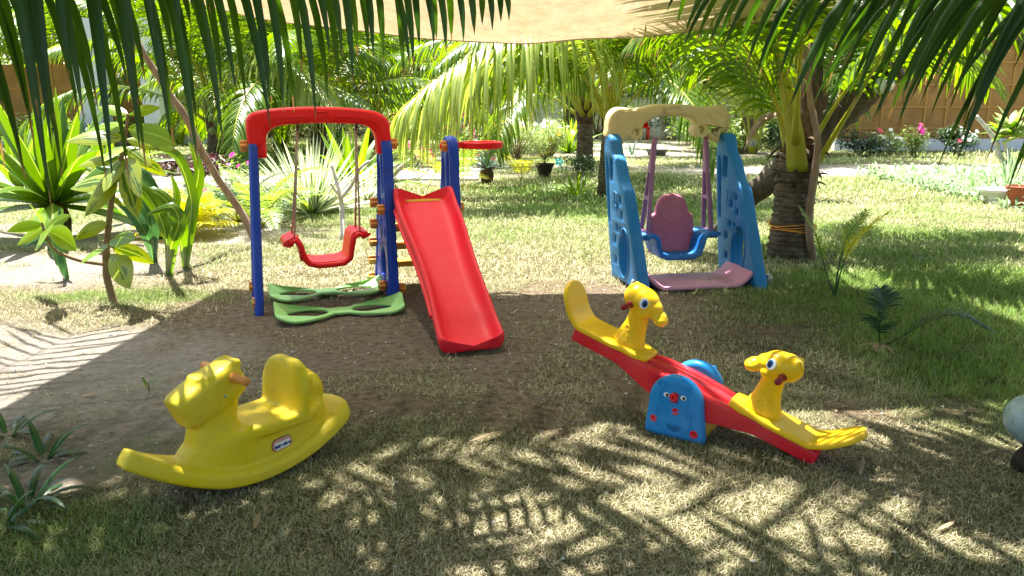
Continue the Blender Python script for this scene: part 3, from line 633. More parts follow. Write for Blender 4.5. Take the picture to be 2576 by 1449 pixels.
# swing seat
def seat_shell(name, prof, y0, y1, thick, mat, parent, ridges=0, sub=2):
    mb = MB(); n = 10; pp = smooth_loop([Vector((a, 0, b_)) for a, b_ in prof], 4)[:-4]; vs = []
    for p in pp:
        for j in range(n + 1):
            t = j / n; e = abs(2 * t - 1); vs.append((p.x, y0 + (y1 - y0) * t, p.z + ridges * math.cos(t * 4 * PI) * .006))
    m_ = len(pp); mb.add(vs, [(i * (n + 1) + j, (i + 1) * (n + 1) + j, (i + 1) * (n + 1) + j + 1, i * (n + 1) + j + 1) for i in range(m_ - 1) for j in range(n)])
    o = mb.build(name, mat, parent); s_ = o.modifiers.new('t', 'SOLIDIFY'); s_.thickness = thick; s_.offset = 0
    b_ = o.modifiers.new('b', 'BEVEL'); b_.width = thick * .42; b_.segments = 3; b_.limit_method = 'ANGLE'; return o
prof = [(.128, .505), (.135, .53), (.165, .535), (.195, .50), (.215, .43), (.25, .385), (.32, .370), (.42, .372), (.50, .378), (.545, .405), (.56, .47), (.575, .535), (.605, .555), (.645, .55), (.652, .53)]
prof = [((a - .39) * .86 + .40, b_ - .125) for a, b_ in prof]
seat = seat_shell('swing_seat', prof, -.135, .135, .034, M['red'], S, .9)
for yy in (-.135, .135): mb = MB(); mb.tube([Vector((a, yy, b_)) for a, b_ in prof], .017, 10); mb.build('seat_lip', M['red'], seat)
for xx in (.20,):
    mb = MB(); mb.tube([(xx + .03, -.115, .34), (xx + .04, -.115, .28)], .012, 8); mb.build('seat_clip', M['red'], seat)
for xa, xb, yb in ((.265, .20, -.09), (.265, .20, .09), (.622, .605, -.09), (.622, .605, .09)):
    mb = MB(); mb.tube([(xa, 0, 1.10), ((xa + xb) / 2 + .004, yb * .45, .76), (xb, yb, .415)], .0068, 6); mb.build('rope', M['rope'], S)
for xa in (.265, .622):
    mb = MB(); mb.tube([(xa, -.06, 1.115), (xa, -.066, 1.09), (xa, -.03, 1.075), (xa, 0, 1.10)], .0055, 6); mb.build('swing_hook', M['fibre'], S)
# ================================================================== blue / cream swing
BY = R(11); B = empty('toddler_swing', (.79, 5.55, 0), 'sun-faded blue toddler swing with cream top beam and pink seat back', 'swing', rz=BY)
BLEAN = -.105
def bl(x0): return lambda x, y, z: (x0 + z + BLEAN * (y - .0), x, y)
FR = [(-.47, .0), (-.49, .02), (-.42, .30), (-.36, .50), (-.315, .66), (-.27, .70), (-.235, .74), (-.18, .86), (-.125, .92), (-.11, 1.0), (-.06, 1.035), (.02, 1.02), (.05, .96), (.075, .85), (.095, .60), (.105, .33), (.11, .05), (.10, .0), (.06, .0), (.0, .015), (-.1, .015), (-.25, .015), (-.36, .0)]
bh = [ell(-.225, .235, .092, .178, 28, .30), rrect(-.070, .80, .056, .155, .026, 5, .22), smooth_loop([Vector((a, b_)) for a, b_ in [(.004, .86), (.022, .87), (.034, .76), (.050, .60), (.058, .46), (.042, .43), (.030, .52), (.012, .70), (.0, .80)]], 3)]
bh += [rrect(-.215, .60, .029, .045, .006, 3, .25), rrect(-.14, .545, .029, .045, .006, 3, .25), rrect(-.225, .50, .029, .045, .006, 3, .25), rrect(-.11, .40, .029, .045, .006, 3, .2), rrect(-.185, .39, .029, .045, .006, 3, .2), rrect(-.045, .31, .029, .045, .006, 3, .2), rrect(-.03, .16, .029, .045, .006, 3, .2)]
for x0 in (.0, .84):
    pn = plate('side_frame', [FR] + [[(p[0], p[1]) for p in h_] for h_ in bh], .085, .02, M['sky'], B, bl(x0), smooth=(0,), sub=4)
    for s_ in (-1,):
        plate('raised_panel', [rrect(-.125, .60, .062, .10, .006, 3, .25), rrect(-.125, .60, .052, .09, .004, 3, .25)], .092, .002, M['sky'], pn, bl(x0), smooth=())
        plate('hole_rim', [ell(-.225, .235, .104, .190, 28, .30), ell(-.225, .235, .094, .180, 28, .30)], .094, .003, M['sky'], pn, bl(x0), smooth=())
def cz(cx, cy): return ((cx - 70) / 1960 * .885 - .045 + BLEAN, 1.235 - cy * .00043)
CO = [cz(*p) for p in [(66, 505), (70, 400), (78, 280), (100, 170), (160, 90), (250, 50), (370, 62), (480, 72), (560, 66), (650, 48), (800, 12), (1000, 0), (1250, 4), (1450, 25), (1600, 45), (1720, 40), (1830, 15), (1930, 28), (2000, 90), (2030, 180), (2025, 430), (1905, 445), (1890, 605), (1830, 600), (1750, 545), (1690, 485), (1640, 520), (1560, 530), (1480, 490), (1450, 400), (1480, 320), (1430, 250), (1340, 205), (1200, 190), (1000, 190), (850, 215), (740, 265), (650, 320), (625, 430), (590, 540), (520, 562), (440, 535), (390, 530), (345, 590), (300, 650), (240, 600), (210, 515)]]
cb = plate('top_beam', [CO, ell(*cz(520, 455), .021, .021, 16), ell(*cz(1570, 420), .023, .023, 16)], .12, .024, M['cream'], B, lambda x, y, z: (x, -z, y), sub=2, sharp=50)
c0 = cz(1095, 100)
plate('oval_relief', [ell(c0[0], c0[1], .062, .032, 28), ell(c0[0], c0[1], .056, .027, 28)], .014, .003, M['cream'], cb, lambda x, y, z: (x, -.062 - z, y), smooth=())
band = [cz(*p) for p in [(300, 560), (600, 260), (800, 170), (900, 140), (1000, 180), (1100, 200), (1250, 190), (1300, 145), (1400, 165), (1550, 250), (1640, 330), (1700, 420), (1840, 560), (1800, 560), (1690, 440), (1640, 360), (1540, 290), (1400, 205), (1310, 200), (1250, 180), (1100, 188), (1000, 182), (900, 190), (800, 215), (620, 300), (330, 600)]]
for k in (0, 1):
    cc = [(cz(x_ if not k else 2100 - x_, y_)) for x_, y_ in [(180, 365), (200, 372), (330, 270), (425, 170), (410, 135), (350, 125), (260, 130), (220, 170), (190, 220)]]
    mb = MB(); mb.tube([(p[0], -.061, p[1]) for p in cc], .0025, 6); mb.build('curved_relief', M['cream'], cb)
for xx in (.235, .715):
    mb = MB(); mb.tube([(xx - .006, -.066, 1.02), (xx, -.068, 1.1), (xx + .003, -.066, 1.21), (xx, 0, 1.222), (xx, .066, 1.2), (xx + .004, .06, 1.02), (xx, -.06, .99), (xx - .008, -.068, 1.02), (xx + .012, -.068, 1.1), (xx + .012, -.064, 1.212)], .0022, 5); mb.build('string', M['rope'], B)
for x_, y_, z_, a_ in ((-.12, -.04, .965, -1), (-.045, -.40, .06, -1), (.93, -.04, .965, 1), (.93, -.40, .06, 1)): add_nut(B, (x_ + .0, y_, z_), (a_, 0, 0), .028, .035, mat='greybolt')
# pink base board with turned-up ends
mb = MB(); vs = []; nX = 22
for i in range(nX + 1):
    t = i / nX; x_ = .05 + .74 * t; e = max(0, (abs(t - .5) - .36) / .14); z_ = .035 + .09 * e ** 1.3
    for j in range(7):
        yy = -.44 + .40 * j / 6; vs.append((x_, yy - .0 * e, z_ + .006 * math.cos(j * PI) * (1 - e)))
mb.add(vs, [(i * 7 + j, (i + 1) * 7 + j, (i + 1) * 7 + j + 1, i * 7 + j + 1) for i in range(nX) for j in range(6)])
bo = mb.build('base_board', M['palepink'], B); s_ = bo.modifiers.new('t', 'SOLIDIFY'); s_.thickness = .03; s_.offset = -1; b_ = bo.modifiers.new('b', 'BEVEL'); b_.width = .01; b_.segments = 2; b_.limit_method = 'ANGLE'
# seat
prof = [(.135, .385), (.15, .405), (.19, .41), (.222, .39), (.235, .33), (.255, .275), (.30, .255), (.42, .252), (.52, .256), (.565, .28), (.585, .33), (.60, .385), (.63, .41), (.68, .412), (.70, .395)]
prof = [((a - .42) * .92 + .385, b_ - .075) for a, b_ in prof]
bs = seat_shell('seat', prof, -.15, .10, .024, M['skydark'], B, 1.4)
mb = MB(); mb.tube([(p[0], -.155, p[1]) for p in prof], .019, 8); mb.build('seat_lip', M['skydark'], bs)
BK = [(-.155, .0), (-.165, .04), (-.165, .20), (-.155, .235), (-.13, .25), (-.115, .30), (-.08, .345), (.0, .365), (.08, .345), (.115, .30), (.13, .25), (.155, .235), (.165, .20), (.165, .04), (.155, .0)]
bfn = lambda x, y, z: (.385 + x, .04 + y * .12 - z, .185 + y * 1.15)
bk = plate('backrest', [BK], .045, .016, M['pink'], B, bfn, sub=3)
plate('oval_relief', [ell(-.0, .245, .088, .062, 28), ell(-.0, .245, .082, .056, 28)], .008, .002, M['pink'], bk, lambda x, y, z: (.385 + x, .017 + y * .12 - z, .185 + y * 1.15), smooth=())
for xx, s_ in ((.165, 1), (.635, -1)):
    HG = [(-.085, .30), (-.072, .295), (.072, .295), (.085, .31), (.07, .45), (.05, .62), (.03, .80), (.014, .99), (.0, 1.01), (-.014, .99), (-.03, .80), (-.05, .62), (-.07, .45)]
    hh = [[(-.018, .76), (.018, .76), (.032, .60), (-.030, .60)], [(-.034, .57), (.036, .57), (.055, .36), (-.055, .36)]]
    plate('hanger', [HG] + hh, .034, .008, M['purple'], B, lambda x, y, z, q=xx, w_=s_: (q + w_ * .045 * (y - .4) / .6 + z, x, y), smooth=())
# ================================================================== seesaw
hub0 = Vector((.675, 2.865, 0)); ud = Vector((.83, -.56, 0)).normalized()
W = empty('seesaw', hub0, 'red seesaw with two yellow giraffe-headed seats on a blue stand', 'seesaw', rz=math.atan2(ud.y, ud.x))
TIL = R(-17.0); HUBZ = .165
def T(s_, v_, w_):
    """plank space (along, across, up) -> seesaw space; low end at +along"""
    return Vector((s_ * math.cos(TIL) - w_ * math.sin(TIL), v_, HUBZ + s_ * math.sin(TIL) + w_ * math.cos(TIL)))
secs = []
for i in range(41):
    s_ = -.50 + 1.02 * i / 40; a = abs(s_)
    wd = .058 + .030 * (1 - min(1, max(0, (a - .12) / .16))) ; top = .035 + .012 * (1 - min(1, a / .3)); bot = -.022 - .045 * (1 - min(1, max(0, (a - .05) / .24)))
    if a < .3: pass
    ring = [(-wd, bot), (-wd - .004, bot + .01), (-wd, top - .008), (-wd + .008, top), (-wd * .62, top), (-wd * .56, top - .012), (-wd * .30, top - .012), (-wd * .24, top), (wd * .24, top), (wd * .30, top - .012), (wd * .56, top - .012), (wd * .62, top), (wd - .008, top), (wd, top - .008), (wd + .004, bot + .01), (wd, bot)]
    secs.append([T(s_, p[0], p[1]) for p in ring])
mb = MB(); loft(mb, secs); pl = mb.build('plank', M['ssred'], W, True, 35)
bv = pl.modifiers.new('b', 'BEVEL'); bv.width = .004; bv.segments = 2; bv.limit_method = 'ANGLE'
def seat_end(dirn):
    """yellow seat board with upturned end; dirn +1 low end, -1 high end"""
    mb = MB(); secs = []; pts = []
    for i in range(31):
        t = i / 30; s_ = .17 + .43 * t; w_ = .048
        if t > .72:
            k = (t - .72) / .28; ang = k * R(25 if dirn > 0 else 49); rr_ = .185 if dirn > 0 else .095
            s_ = .17 + .43 * .72 + rr_ * math.sin(ang); w_ = .048 + rr_ * (1 - math.cos(ang)) + .035 * k
        pts.append((s_, w_, t))
    last = pts[-1]; prev = pts[-3]; dv = ((last[0] - prev[0]), (last[1] - prev[1])); ln_ = math.hypot(*dv); dv = (dv[0] / ln_, dv[1] / ln_)
    for q in range(1, 8): pts.append((last[0] + dv[0] * .0130 * q, last[1] + dv[1] * .0130 * q, 1 + q / 7))
    for i, (s_, w_, t) in enumerate(pts):
        hw = .056 + .026 * max(0, min(1, (t - .1) / .25)) * 1.0 + (.018 * max(0, 1 - abs(t - .12) / .12))
        if t > 1: hw *= math.sqrt(max(.02, 1 - ((t - 1)) ** 2.6))
        a_ = pts[max(0, i - 1)]; b_ = pts[min(len(pts) - 1, i + 1)]; dx, dw = b_[0] - a_[0], b_[1] - a_[1]; l_ = math.hypot(dx, dw) or 1; nx_, nw = -dw / l_, dx / l_; th = .013
        ring = [(-hw, -th * .7), (-hw, th * .4), (-hw + .006, th), (0, th - .003), (hw - .006, th), (hw, th * .4), (hw, -th * .7), (hw - .006, -th), (-hw + .006, -th)]
        secs.append([T(dirn * (s_ + nx_ * p[1]), p[0], w_ + nw * p[1]) for p in ring])
    loft(mb, secs); o = mb.build('seat_board', M['yellow'], W, True, 60)
    s2 = o.modifiers.new('s', 'SUBSURF'); s2.levels = 1; s2.render_levels = 2
    # giraffe head, facing the hub.  local: f = towards hub, v = across, h = up
    def Q(f, v, h): return T(dirn * (.285 - f * 1.12), v * 1.12, .052 + h * 1.0)
    mb = MB(); nk = []
    for h, cf, rf, rv in ((.0, .0, .064, .046), (.015, .0, .062, .044), (.06, .004, .047, .036), (.10, .006, .039, .032), (.14, .006, .037, .033), (.165, .004, .038, .034)):
        nk.append([Q(cf + rf * math.cos(a), rv * math.sin(a), h) for a in (2 * PI * k / 20 for k in range(20))])
    loft(mb, nk)
    base_rot = (Matrix(((1, 0, 0), (0, 1, 0), (0, 0, 1))))
    def E(f, v, h, a, b2, c2):
        tmp = MB(); ellip(tmp, (0, 0, 0), (a, b2, c2)); mb.add([Q(f + p[0], v + p[1], h + p[2]) for p in tmp.v], tmp.f)
    E(.000, 0, .194, .064, .050, .054); E(-.022, 0, .200, .048, .047, .052)   # cranium
    E(.030, 0, .185, .050, .040, .036); E(.068, 0, .163, .036, .028, .023); E(.084, 0, .151, .027, .034, .022); E(.090, 0, .143, .018, .026, .016); E(.02, 0, .165, .04, .036, .03)  # cheek, muzzle, nose
    for s2_ in (-1, 1): E(.028, s2_ * .026, .160, .024, .020, .022); E(-.045, s2_ * .018, .232, .012, .010, .018)
    hd = blob('giraffe_head', mb, .0042, 6, M['yellow'], W)
    bvh = BVHTree.FromPolygons([v.co for v in hd.data.vertices], [p.vertices for p in hd.data.polygons])
    for s2_ in (-1, 1):
        o0 = Q(.024, s2_ * .2, .204); d0 = (Q(.024, 0, .204) - o0).normalized(); hit = bvh.ray_cast(o0, d0)
        p0, n0 = hit[0], hit[1]; up = (Q(0, 0, 1) - Q(0, 0, 0)).normalized(); fx = up.cross(n0).normalized(); up = n0.cross(fx)
        def disc(name, cx, cy, rx, ry, off, mat, par):
            tmp = MB(); vs_ = [p0 + n0 * off + fx * (cx + rx * .7 * math.cos(2 * PI * k / 20)) + up * (cy + ry * .7 * math.sin(2 * PI * k / 20)) + n0 * .0015 for k in range(20)]
            ring0 = [p0 - n0 * .004 + fx * (cx + rx * math.cos(2 * PI * k / 20)) + up * (cy + ry * math.sin(2 * PI * k / 20)) for k in range(20)]
            ring1 = [p + n0 * (off + .004) for p in ring0]; loft(tmp, [ring0, ring1, vs_]); return tmp.build(name, M[mat], par, True, 50)
        ey = disc('eye', 0, 0, .0175, .021, .001, 'white', hd); sg = 1 if (fx.dot(Q(1, 0, 0) - Q(0, 0, 0)) > 0) else -1
        disc('iris', sg * .003, -.001, .0115, .015, .0024, 'iris', ey); disc('pupil', sg * .004, -.0015, .0065, .009, .0036, 'black', ey)
        mb = MB(); hp = [Q(-.022, s2_ * .030, .176), Q(-.022, s2_ * .046, .176), Q(-.022, s2_ * .052, .176), Q(-.022, s2_ * .072, .176), Q(-.022, s2_ * .076, .176), Q(-.022, s2_ * .098, .176)]
        mb.tube(hp, [.0155, .0155, .009, .009, .0125, .0115], 12); mb.build('handle', M['darkred'], hd)
    # giraffe patches as shallow round reliefs on the neck
    for s2_ in (-1, 1):
        for f_, h_, r_ in ((-.022, .05, .011), (.012, .045, .012), (-.008, .078, .010), (.022, .085, .010), (-.03, .022, .010), (.008, .018, .011), (.0, .11, .009)):
            o0 = Q(f_, s2_ * .2, h_); hit = bvh.ray_cast(o0, (Q(f_, 0, h_) - o0).normalized())
            if hit[0]:
                n0 = hit[1]; fx = n0.orthogonal().normalized(); up = n0.cross(fx)
                mb = MB(); rg = [hit[0] + fx * r_ * math.cos(2 * PI * k / 20) + up * r_ * math.sin(2 * PI * k / 20) for k in range(21)]; mb.tube(rg, .0013, 5, False); mb.build('round_relief', M['yellow'], hd)
    return o
seat_end(1); seat_end(-1)
# stand
DO = [(-.108, .0), (-.118, .008)] + [(-.118 + .012 * k / 4, .03 + .10 * k / 4) for k in range(5)] + [(.106 * math.cos(a), .14 + .107 * math.sin(a)) for a in (PI - PI * k / 16 for k in range(1, 16))] + [(.106 + .012 * k / 4, .13 - .10 * k / 4) for k in range(5)] + [(.118, .008), (.108, .0)]
for y0, s_ in ((-.105, -1), (.105, 1)):
    yy = y0
    pn = plate('stand_panel', [DO], .05, .018, M['hub'], W, lambda x, y, z, q=yy: (x, q + z, y), smooth=())
    yf = yy + s_ * .026
    def relief(nm, loops, mat='hub', th=.006, par=pn, off=0.0): return plate(nm, loops, th, .002, M[mat], par, lambda x, y, z: (x * (1 if s_ < 0 else -1), yf + s_ * off + z, y), smooth=())
    relief('face_relief', [ell(0, .165, .060, .058, 32), ell(0, .165, .056, .054, 32)])
    relief('ear_relief', [ell(-.052, .212, .016, .016, 20), ell(-.052, .212, .010, .010, 20)]); relief('ear_relief', [ell(.052, .205, .016, .016, 20), ell(.052, .205, .010, .010, 20)])
    for ex in (-.030, .036):
        e_ = relief('eye', [ell(ex, .172, .0115, .009, 20)], 'white', .006, pn, .001); relief('pupil', [ell(ex + (.003), .172, .0055, .0065, 16)], 'black', .006, e_, .003)
    relief('belly_relief', [ell(0, .085, .072, .062, 32), ell(0, .085, .068, .058, 32)])
    for hx in (-.05, .06): relief('paw_relief', [ell(hx, .112, .022, .017, 20), ell(hx, .112, .016, .012, 20)])
    sm = [Vector((-.028, .060)), Vector((.034, .060)), Vector((.030, .045)), Vector((.012, .033)), Vector((-.010, .035)), Vector((-.025, .048))]
    relief('smile_relief', [sm, [Vector((p.x * .84 + .0004, p.y * .84 + .008)) for p in sm]])
    def knob(x_, z_, r_, l_):
        mb = MB(); mb.lathe([(r_ * .96, 0), (r_, .003), (r_, l_ - .003), (r_ * .85, l_), (r_ * .5, l_ - .002), (r_ * .42, l_ * .4), (r_ * .1, l_ * .4)], (0, 0, 0), 24); o = mb.build('red_knob', M['ssred'], pn, True, 45)
        o.location = (x_ * (1 if s_ < 0 else -1), yf - s_ * .003, z_); o.rotation_euler = (R(90) if s_ < 0 else R(-90), 0, 0)
    knob(.003, .172, .0155, .022); knob(.006, .112, .014, .006); knob(-.078, .068, .014, .006); knob(.082, .038, .016, .006)
mb = MB(); loft(mb, [[(-.10, y_, .004), (-.10, y_, .05), (-.085, y_, .075), (.085, y_, .075), (.10, y_, .05), (.10, y_, .004)] for y_ in (-.085, 0, .085)]); mb.build('stand_base', M['ochre'], W, True, 40)
mb = MB(); mb.tube([(0, -.13, HUBZ - .01), (0, .13, HUBZ - .01)], .016, 14); mb.build('axle', M['ssred'], W)
# ================================================================== rocking horse
ha = R(50); HC = Vector((-.925, 2.47, 0))
Hs = empty('rocking_horse', HC, 'worn yellow plastic rocking horse with orange handles on the shaded lawn', 'rocking horse', rz=ha)
mb = MB(); secs = []
def arc(s_): return (.80 if s_ > .03 else .93) * (s_ - .03) ** 2
for i in range(31):
    s_ = -.388 + .823 * i / 30
    if s_ < -.12: wd = .032 + .100 * min(1, (s_ + .388) / .268) ** .8
    elif s_ < .25: wd = .132
    else: wd = .132 - .022 * ((s_ - .25) / .19) ** 1.5
    wd *= math.sqrt(max(.12, 1 - max(0, (s_ - .375) / .062) ** 2)); z0 = arc(s_); e = min(1, (s_ + .405) / .02 + .4, (.435 - s_) / .02 + .5); th = .056 * e; sl_ = 1.6 * (s_ - .03); nx_, nz = -sl_ / math.hypot(1, sl_), 1 / math.hypot(1, sl_)
    ring = []
    for a_, b_ in ((-1, .15), (-1, .75), (-.86, 1), (0, 1.0), (.86, 1), (1, .75), (1, .15), (.85, 0), (-.85, 0)): ring.append((s_ + nx_ * th * b_, wd * a_, z0 + .006 + nz * th * b_))
    secs.append(ring)
loft(mb, secs)
# body: stacked cross sections (z, s0, s1, halfwidth)
def slab(levels, n=24, p=3.2):
    rings = []
    for z, s0, s1, hw in levels:
        c = (s0 + s1) / 2; h = (s1 - s0) / 2; rg = []
        for k in range(n):
            a = 2 * PI * k / n; ca_, sa = math.cos(a), math.sin(a); rg.append((c + h * math.copysign(abs(ca_) ** (2 / p), ca_), hw * math.copysign(abs(sa) ** (2 / p), sa), z))
        rings.append(rg)
    loft(mb, rings)
slab([(.03, -.08, .14, .092), (.055, -.16, .22, .098), (.085, -.222, .28, .100), (.11, -.215, .325, .100), (.14, -.190, .315, .098), (.175, -.150, .31, .098), (.190, -.12, .30, .095)])
slab([(.14, -.175, .02, .074), (.18, -.165, .005, .066), (.22, -.158, -.010, .056), (.26, -.160, -.005, .050), (.30, -.165, .002, .050), (.34, -.16, .010, .050), (.385, -.145, .015, .046)])
slab([(.155, -.01, .265, .116), (.165, -.012, .27, .122), (.186, -.010, .27, .122), (.197, -.002, .26, .116)], 32, 5)   # seat
# seat back
rings = []
for z, s_, hw, th in ((.16, .195, .128, .034), (.22, .195, .130, .026), (.28, .202, .128, .025), (.32, .208, .118, .024), (.348, .212, .096, .022), (.364, .214, .060, .016)):
    rings.append([(s_ + th * math.copysign(abs(math.cos(a)) ** .6, math.cos(a)), hw * math.copysign(abs(math.sin(a)) ** .6, math.sin(a)), z) for a in (2 * PI * k / 24 for k in range(24))])
loft(mb, rings)
# head: from poll down to the muzzle
def hsec(c, d, hw, hh, n=24, p=4.0):
    c = Vector(c); d = Vector(d).normalized(); up = Vector((0, 1, 0)).cross(d) * -1
    if up.z < 0: up = -up
    return [c + Vector((0, 1, 0)) * hw * math.copysign(abs(math.cos(a)) ** (2 / p), math.cos(a)) + up * hh * math.copysign(abs(math.sin(a)) ** (2 / p), math.sin(a)) for a in (2 * PI * k / n for k in range(n))]
hd_ = Vector((-.92, 0, -.39))
loft(mb, [hsec((.020, 0, .362), hd_, .042, .045), hsec((-.005, 0, .356), hd_, .058, .060), hsec((-.05, 0, .336), hd_, .064, .066), hsec((-.10, 0, .314), hd_, .064, .066), hsec((-.15, 0, .294), hd_, .063, .064), hsec((-.185, 0, .281), hd_, .058, .060), hsec((-.200, 0, .275), hd_, .048, .050)])
for s2_ in (-1, 1): ellip(mb, (-.02, s2_ * .030, .400), (.040, .020, .016), Matrix.Rotation(R(-15), 3, 'Y'))
ellip(mb, (-.01, 0, .392), (.045, .036, .022))
ellip(mb, (.285, 0, .22), (.060, .060, .075)); ellip(mb, (.27, 0, .16), (.07, .085, .08))   # rump
for k in range(9): ellip(mb, (.012 - .003 * k, 0, .350 - .018 * k), (.012, .026, .0115))   # mane ridges
body = blob('body', mb, .0055, 9, M['horse'], Hs)
mb = MB(); mb.tube([(.215, 0, .300), (.255, 0, .302), (.288, .004, .280), (.312, 0, .252), (.31, 0, .225)], [.016, .020, .022, .022, .014], 12); mb.tube([(.23, 0, .275), (.265, .016, .268), (.292, .022, .235)], [.014, .018, .014], 10)
tl_ = blob('tail', mb, .004, 4, M['horse'], Hs)
mb = MB()
for s2_ in (-1, 1):
    mb = MB(); mb.tube([(-.030, s2_ * .03, .368), (-.028, s2_ * .060, .368), (-.026, s2_ * .105, .368), (-.026, s2_ * .130, .368), (-.026, s2_ * .135, .368)], [.017, .0165, .0150, .0145, .010], 16); mb.build('handle', M['orange'], Hs, True, 50)
bvh = BVHTree.FromPolygons([v.co for v in body.data.vertices], [p.vertices for p in body.data.polygons])
def on_side(s_, z_, sgn=-1):
    h_ = bvh.ray_cast(Vector((s_, sgn * .5, z_)), Vector((0, -sgn, 0))); return h_[0], h_[1]
for sgn in (-1, 1):
    p0, n0 = on_side(-.065, .315, sgn); mb = MB(); ellip(mb, p0, (.006, .004, .006), None, 12); e_ = mb.build('eye', M['greybolt'], Hs)
    mb = MB(); rg = [on_side(-.065 + .022 * math.cos(2 * PI * k / 24), .309 + .022 * math.sin(2 * PI * k / 24), sgn)[0] for k in range(25)]; mb.tube(rg, .0011, 5, False); mb.build('eye_ring', M['horse'], Hs)
    # sticker
    cs, cz_ = .105, .106; rot = R(4)
    def stick(nm, loops, off, mat, par):
        tmp = MB(); lp = loops; vs_ = []; 
        for (a_, b_) in lp:
            p, n_ = on_side(cs + a_ * math.cos(rot) - b_ * math.sin(rot), cz_ + a_ * math.sin(rot) + b_ * math.cos(rot), sgn)
            vs_.append(Vector((p.x, p.y + sgn * off, p.z)))
        c_ = sum(vs_, Vector()) / len(vs_); c_.y = on_side(cs, cz_, sgn)[0].y + sgn * off; vs_.append(c_); n_ = len(lp)
        tmp.add(vs_, [(k, (k + 1) % n_, n_) for k in range(n_)]); return tmp.build(nm, M[mat], par)
    rim = stick('sticker', rrect(0, 0, .080, .044, .020, 6), .0016, 'black', Hs)
    stick('sticker_border', rrect(0, 0, .076, .040, .018, 6), .0030, 'stickerrim', rim); stick('sticker_face', rrect(0, -.004, .066, .026, .012, 6), .0044, 'white', rim)
    cu = bpy.data.curves.new('t', 'FONT'); cu.body = 'little tikes'; cu.size = .0165; cu.align_x = 'CENTER'; cu.align_y = 'CENTER'; cu.extrude = .0003; cu.offset = .0006
    to = bpy.data.objects.new('t', cu); COL.objects.link(to); me = bpy.data.meshes.new_from_object(to.evaluated_get(bpy.context.evaluated_depsgraph_get())); bpy.data.objects.remove(to)
    for v in me.vertices:
        a_, b_ = v.co.x * -sgn, v.co.y - .004; p, n_ = on_side(cs + a_ * math.cos(rot) - b_ * math.sin(rot), cz_ + (a_ * math.sin(rot) + b_ * math.cos(rot)), sgn)
        v.co = Vector((p.x, p.y + sgn * (.0074 + v.co.z), p.z))
    link('lettering', me, rim, M['navy'])
# ================================================================== coconut fronds
def frond_geo(mb, pts, L, n=62, w=.036, pet=.22, droop=1.0, rw=.020, fwd=.62, seed=0, segs=5, lift=.25, jit=.12, tipk=.35, mi_leaf=0, mi_r=1, vfold=.22, ts=.45, mess=.0):
    """pts: rachis polyline (Vectors); leaflets both sides from fraction `pet` on"""
    rnd = random.Random(seed); m_ = len(pts)
    cum = [0]
    for i in range(1, m_): cum.append(cum[-1] + (pts[i] - pts[i - 1]).length)
    tot = cum[-1]
    def at(t):
        d = t * tot
        for i in range(1, m_):
            if cum[i] >= d or i == m_ - 1:
                k = (d - cum[i - 1]) / max(1e-6, cum[i] - cum[i - 1]); return pts[i - 1].lerp(pts[i], min(1, k)), (pts[i] - pts[i - 1]).normalized()
    # rachis: broad clasping base, thin tip
    rad = [rw * (1.9 - 1.0 * min(1, cum[i] / tot / .18)) * (1 - .86 * (cum[i] / tot)) + .0015 for i in range(m_)]
    mb.tube(pts, rad, 6, True, mi_r, .75)
    for k in range(n):
        t = pet + (1 - pet) * (k + .5) / n
        p, tg = at(min(.995, t)); u = (t - pet) / (1 - pet)
        prof = min(1, .35 + u * 4) * (1 - (max(0, u - ts) / (1 - ts)) ** (1.6 if ts > .4 else 1.1) * (1 - tipk))
        sdv = tg.cross(Vector((0, 0, 1)))
        if sdv.length < .05: sdv = Vector((0, 1, 0))
        sdv.normalize(); upv = sdv.cross(tg).normalized()
        for s_ in (-1, 1):
            ln = L * prof * (1 + rnd.uniform(-jit, jit)); f_ = fwd + .5 * u + rnd.uniform(-.1, .1)
            d = (sdv * s_ + tg * (f_ + rnd.gauss(0, mess)) + upv * (lift + rnd.uniform(-.12, .12) + rnd.gauss(0, mess))).normalized()
            if mess > .2 and rnd.random() < .22: continue
            if mess > .2: ln *= rnd.uniform(.55, 1.1)
            q = [p]; st = ln / segs; dr = droop * (1 + rnd.uniform(-.25, .25))
            for j in range(segs):
                kk = (j + .5) / segs; d = (d + Vector((0, 0, -1)) * dr * (.25 + 1.1 * kk) / segs * 1.6 + Vector((rnd.uniform(-.03, .03), rnd.uniform(-.03, .03), 0))).normalized(); q.append(q[-1] + d * st)
            sv = tg * 1.0; ws = []
            for j in range(segs + 1):
                kk = j / segs; ws.append(w * (1 if kk < .55 else max(.04, 1 - ((kk - .55) / .45) ** 1.4)) * (.6 if j == 0 else 1) * (.75 + .25 * prof))
            sides = []
            for j in range(segs + 1):
                dd = (q[min(j + 1, segs)] - q[max(0, j - 1)]).normalized(); v_ = (sv - dd * sv.dot(dd))
                sides.append(v_.normalized() if v_.length > .05 else upv)
            mb.strip(q, sides, ws, vfold, mi_leaf)
def rachis(e0, e1, L, n=14, power=1.3, side=0.0):
    p = Vector((0, 0, 0)); out_ = [p.copy()]
    for i in range(n):
        k = ((i + .5) / n) ** power; e = R(e0 + (e1 - e0) * k); yw = side * k
        p = p + Vector((math.cos(e) * math.cos(yw), math.cos(e) * math.sin(yw), math.sin(e))) * (L / n); out_.append(p.copy())
    return out_
PROTO = {}
def proto(kind, v):
    key = (kind, v)
    if key in PROTO: return PROTO[key]
    e0, e1 = dict(up=(84, 48), high=(72, 0), mid=(58, -38), low=(38, -62), hang=(8, -80))[kind]
    mb = MB(); frond_geo(mb, rachis(e0 + v * 4, e1 - v * 7, 3.5, side=.15 * (v - .5)), .72, 58, .034, .24, dict(up=.8, high=1.2, mid=1.5, low=1.5, hang=1.2)[kind], .026, seed=hash(kind) % 1 + v * 13 + e0)
    PROTO[key] = mb.mesh('frond', [M['frond'], M['petiole']]); return PROTO[key]
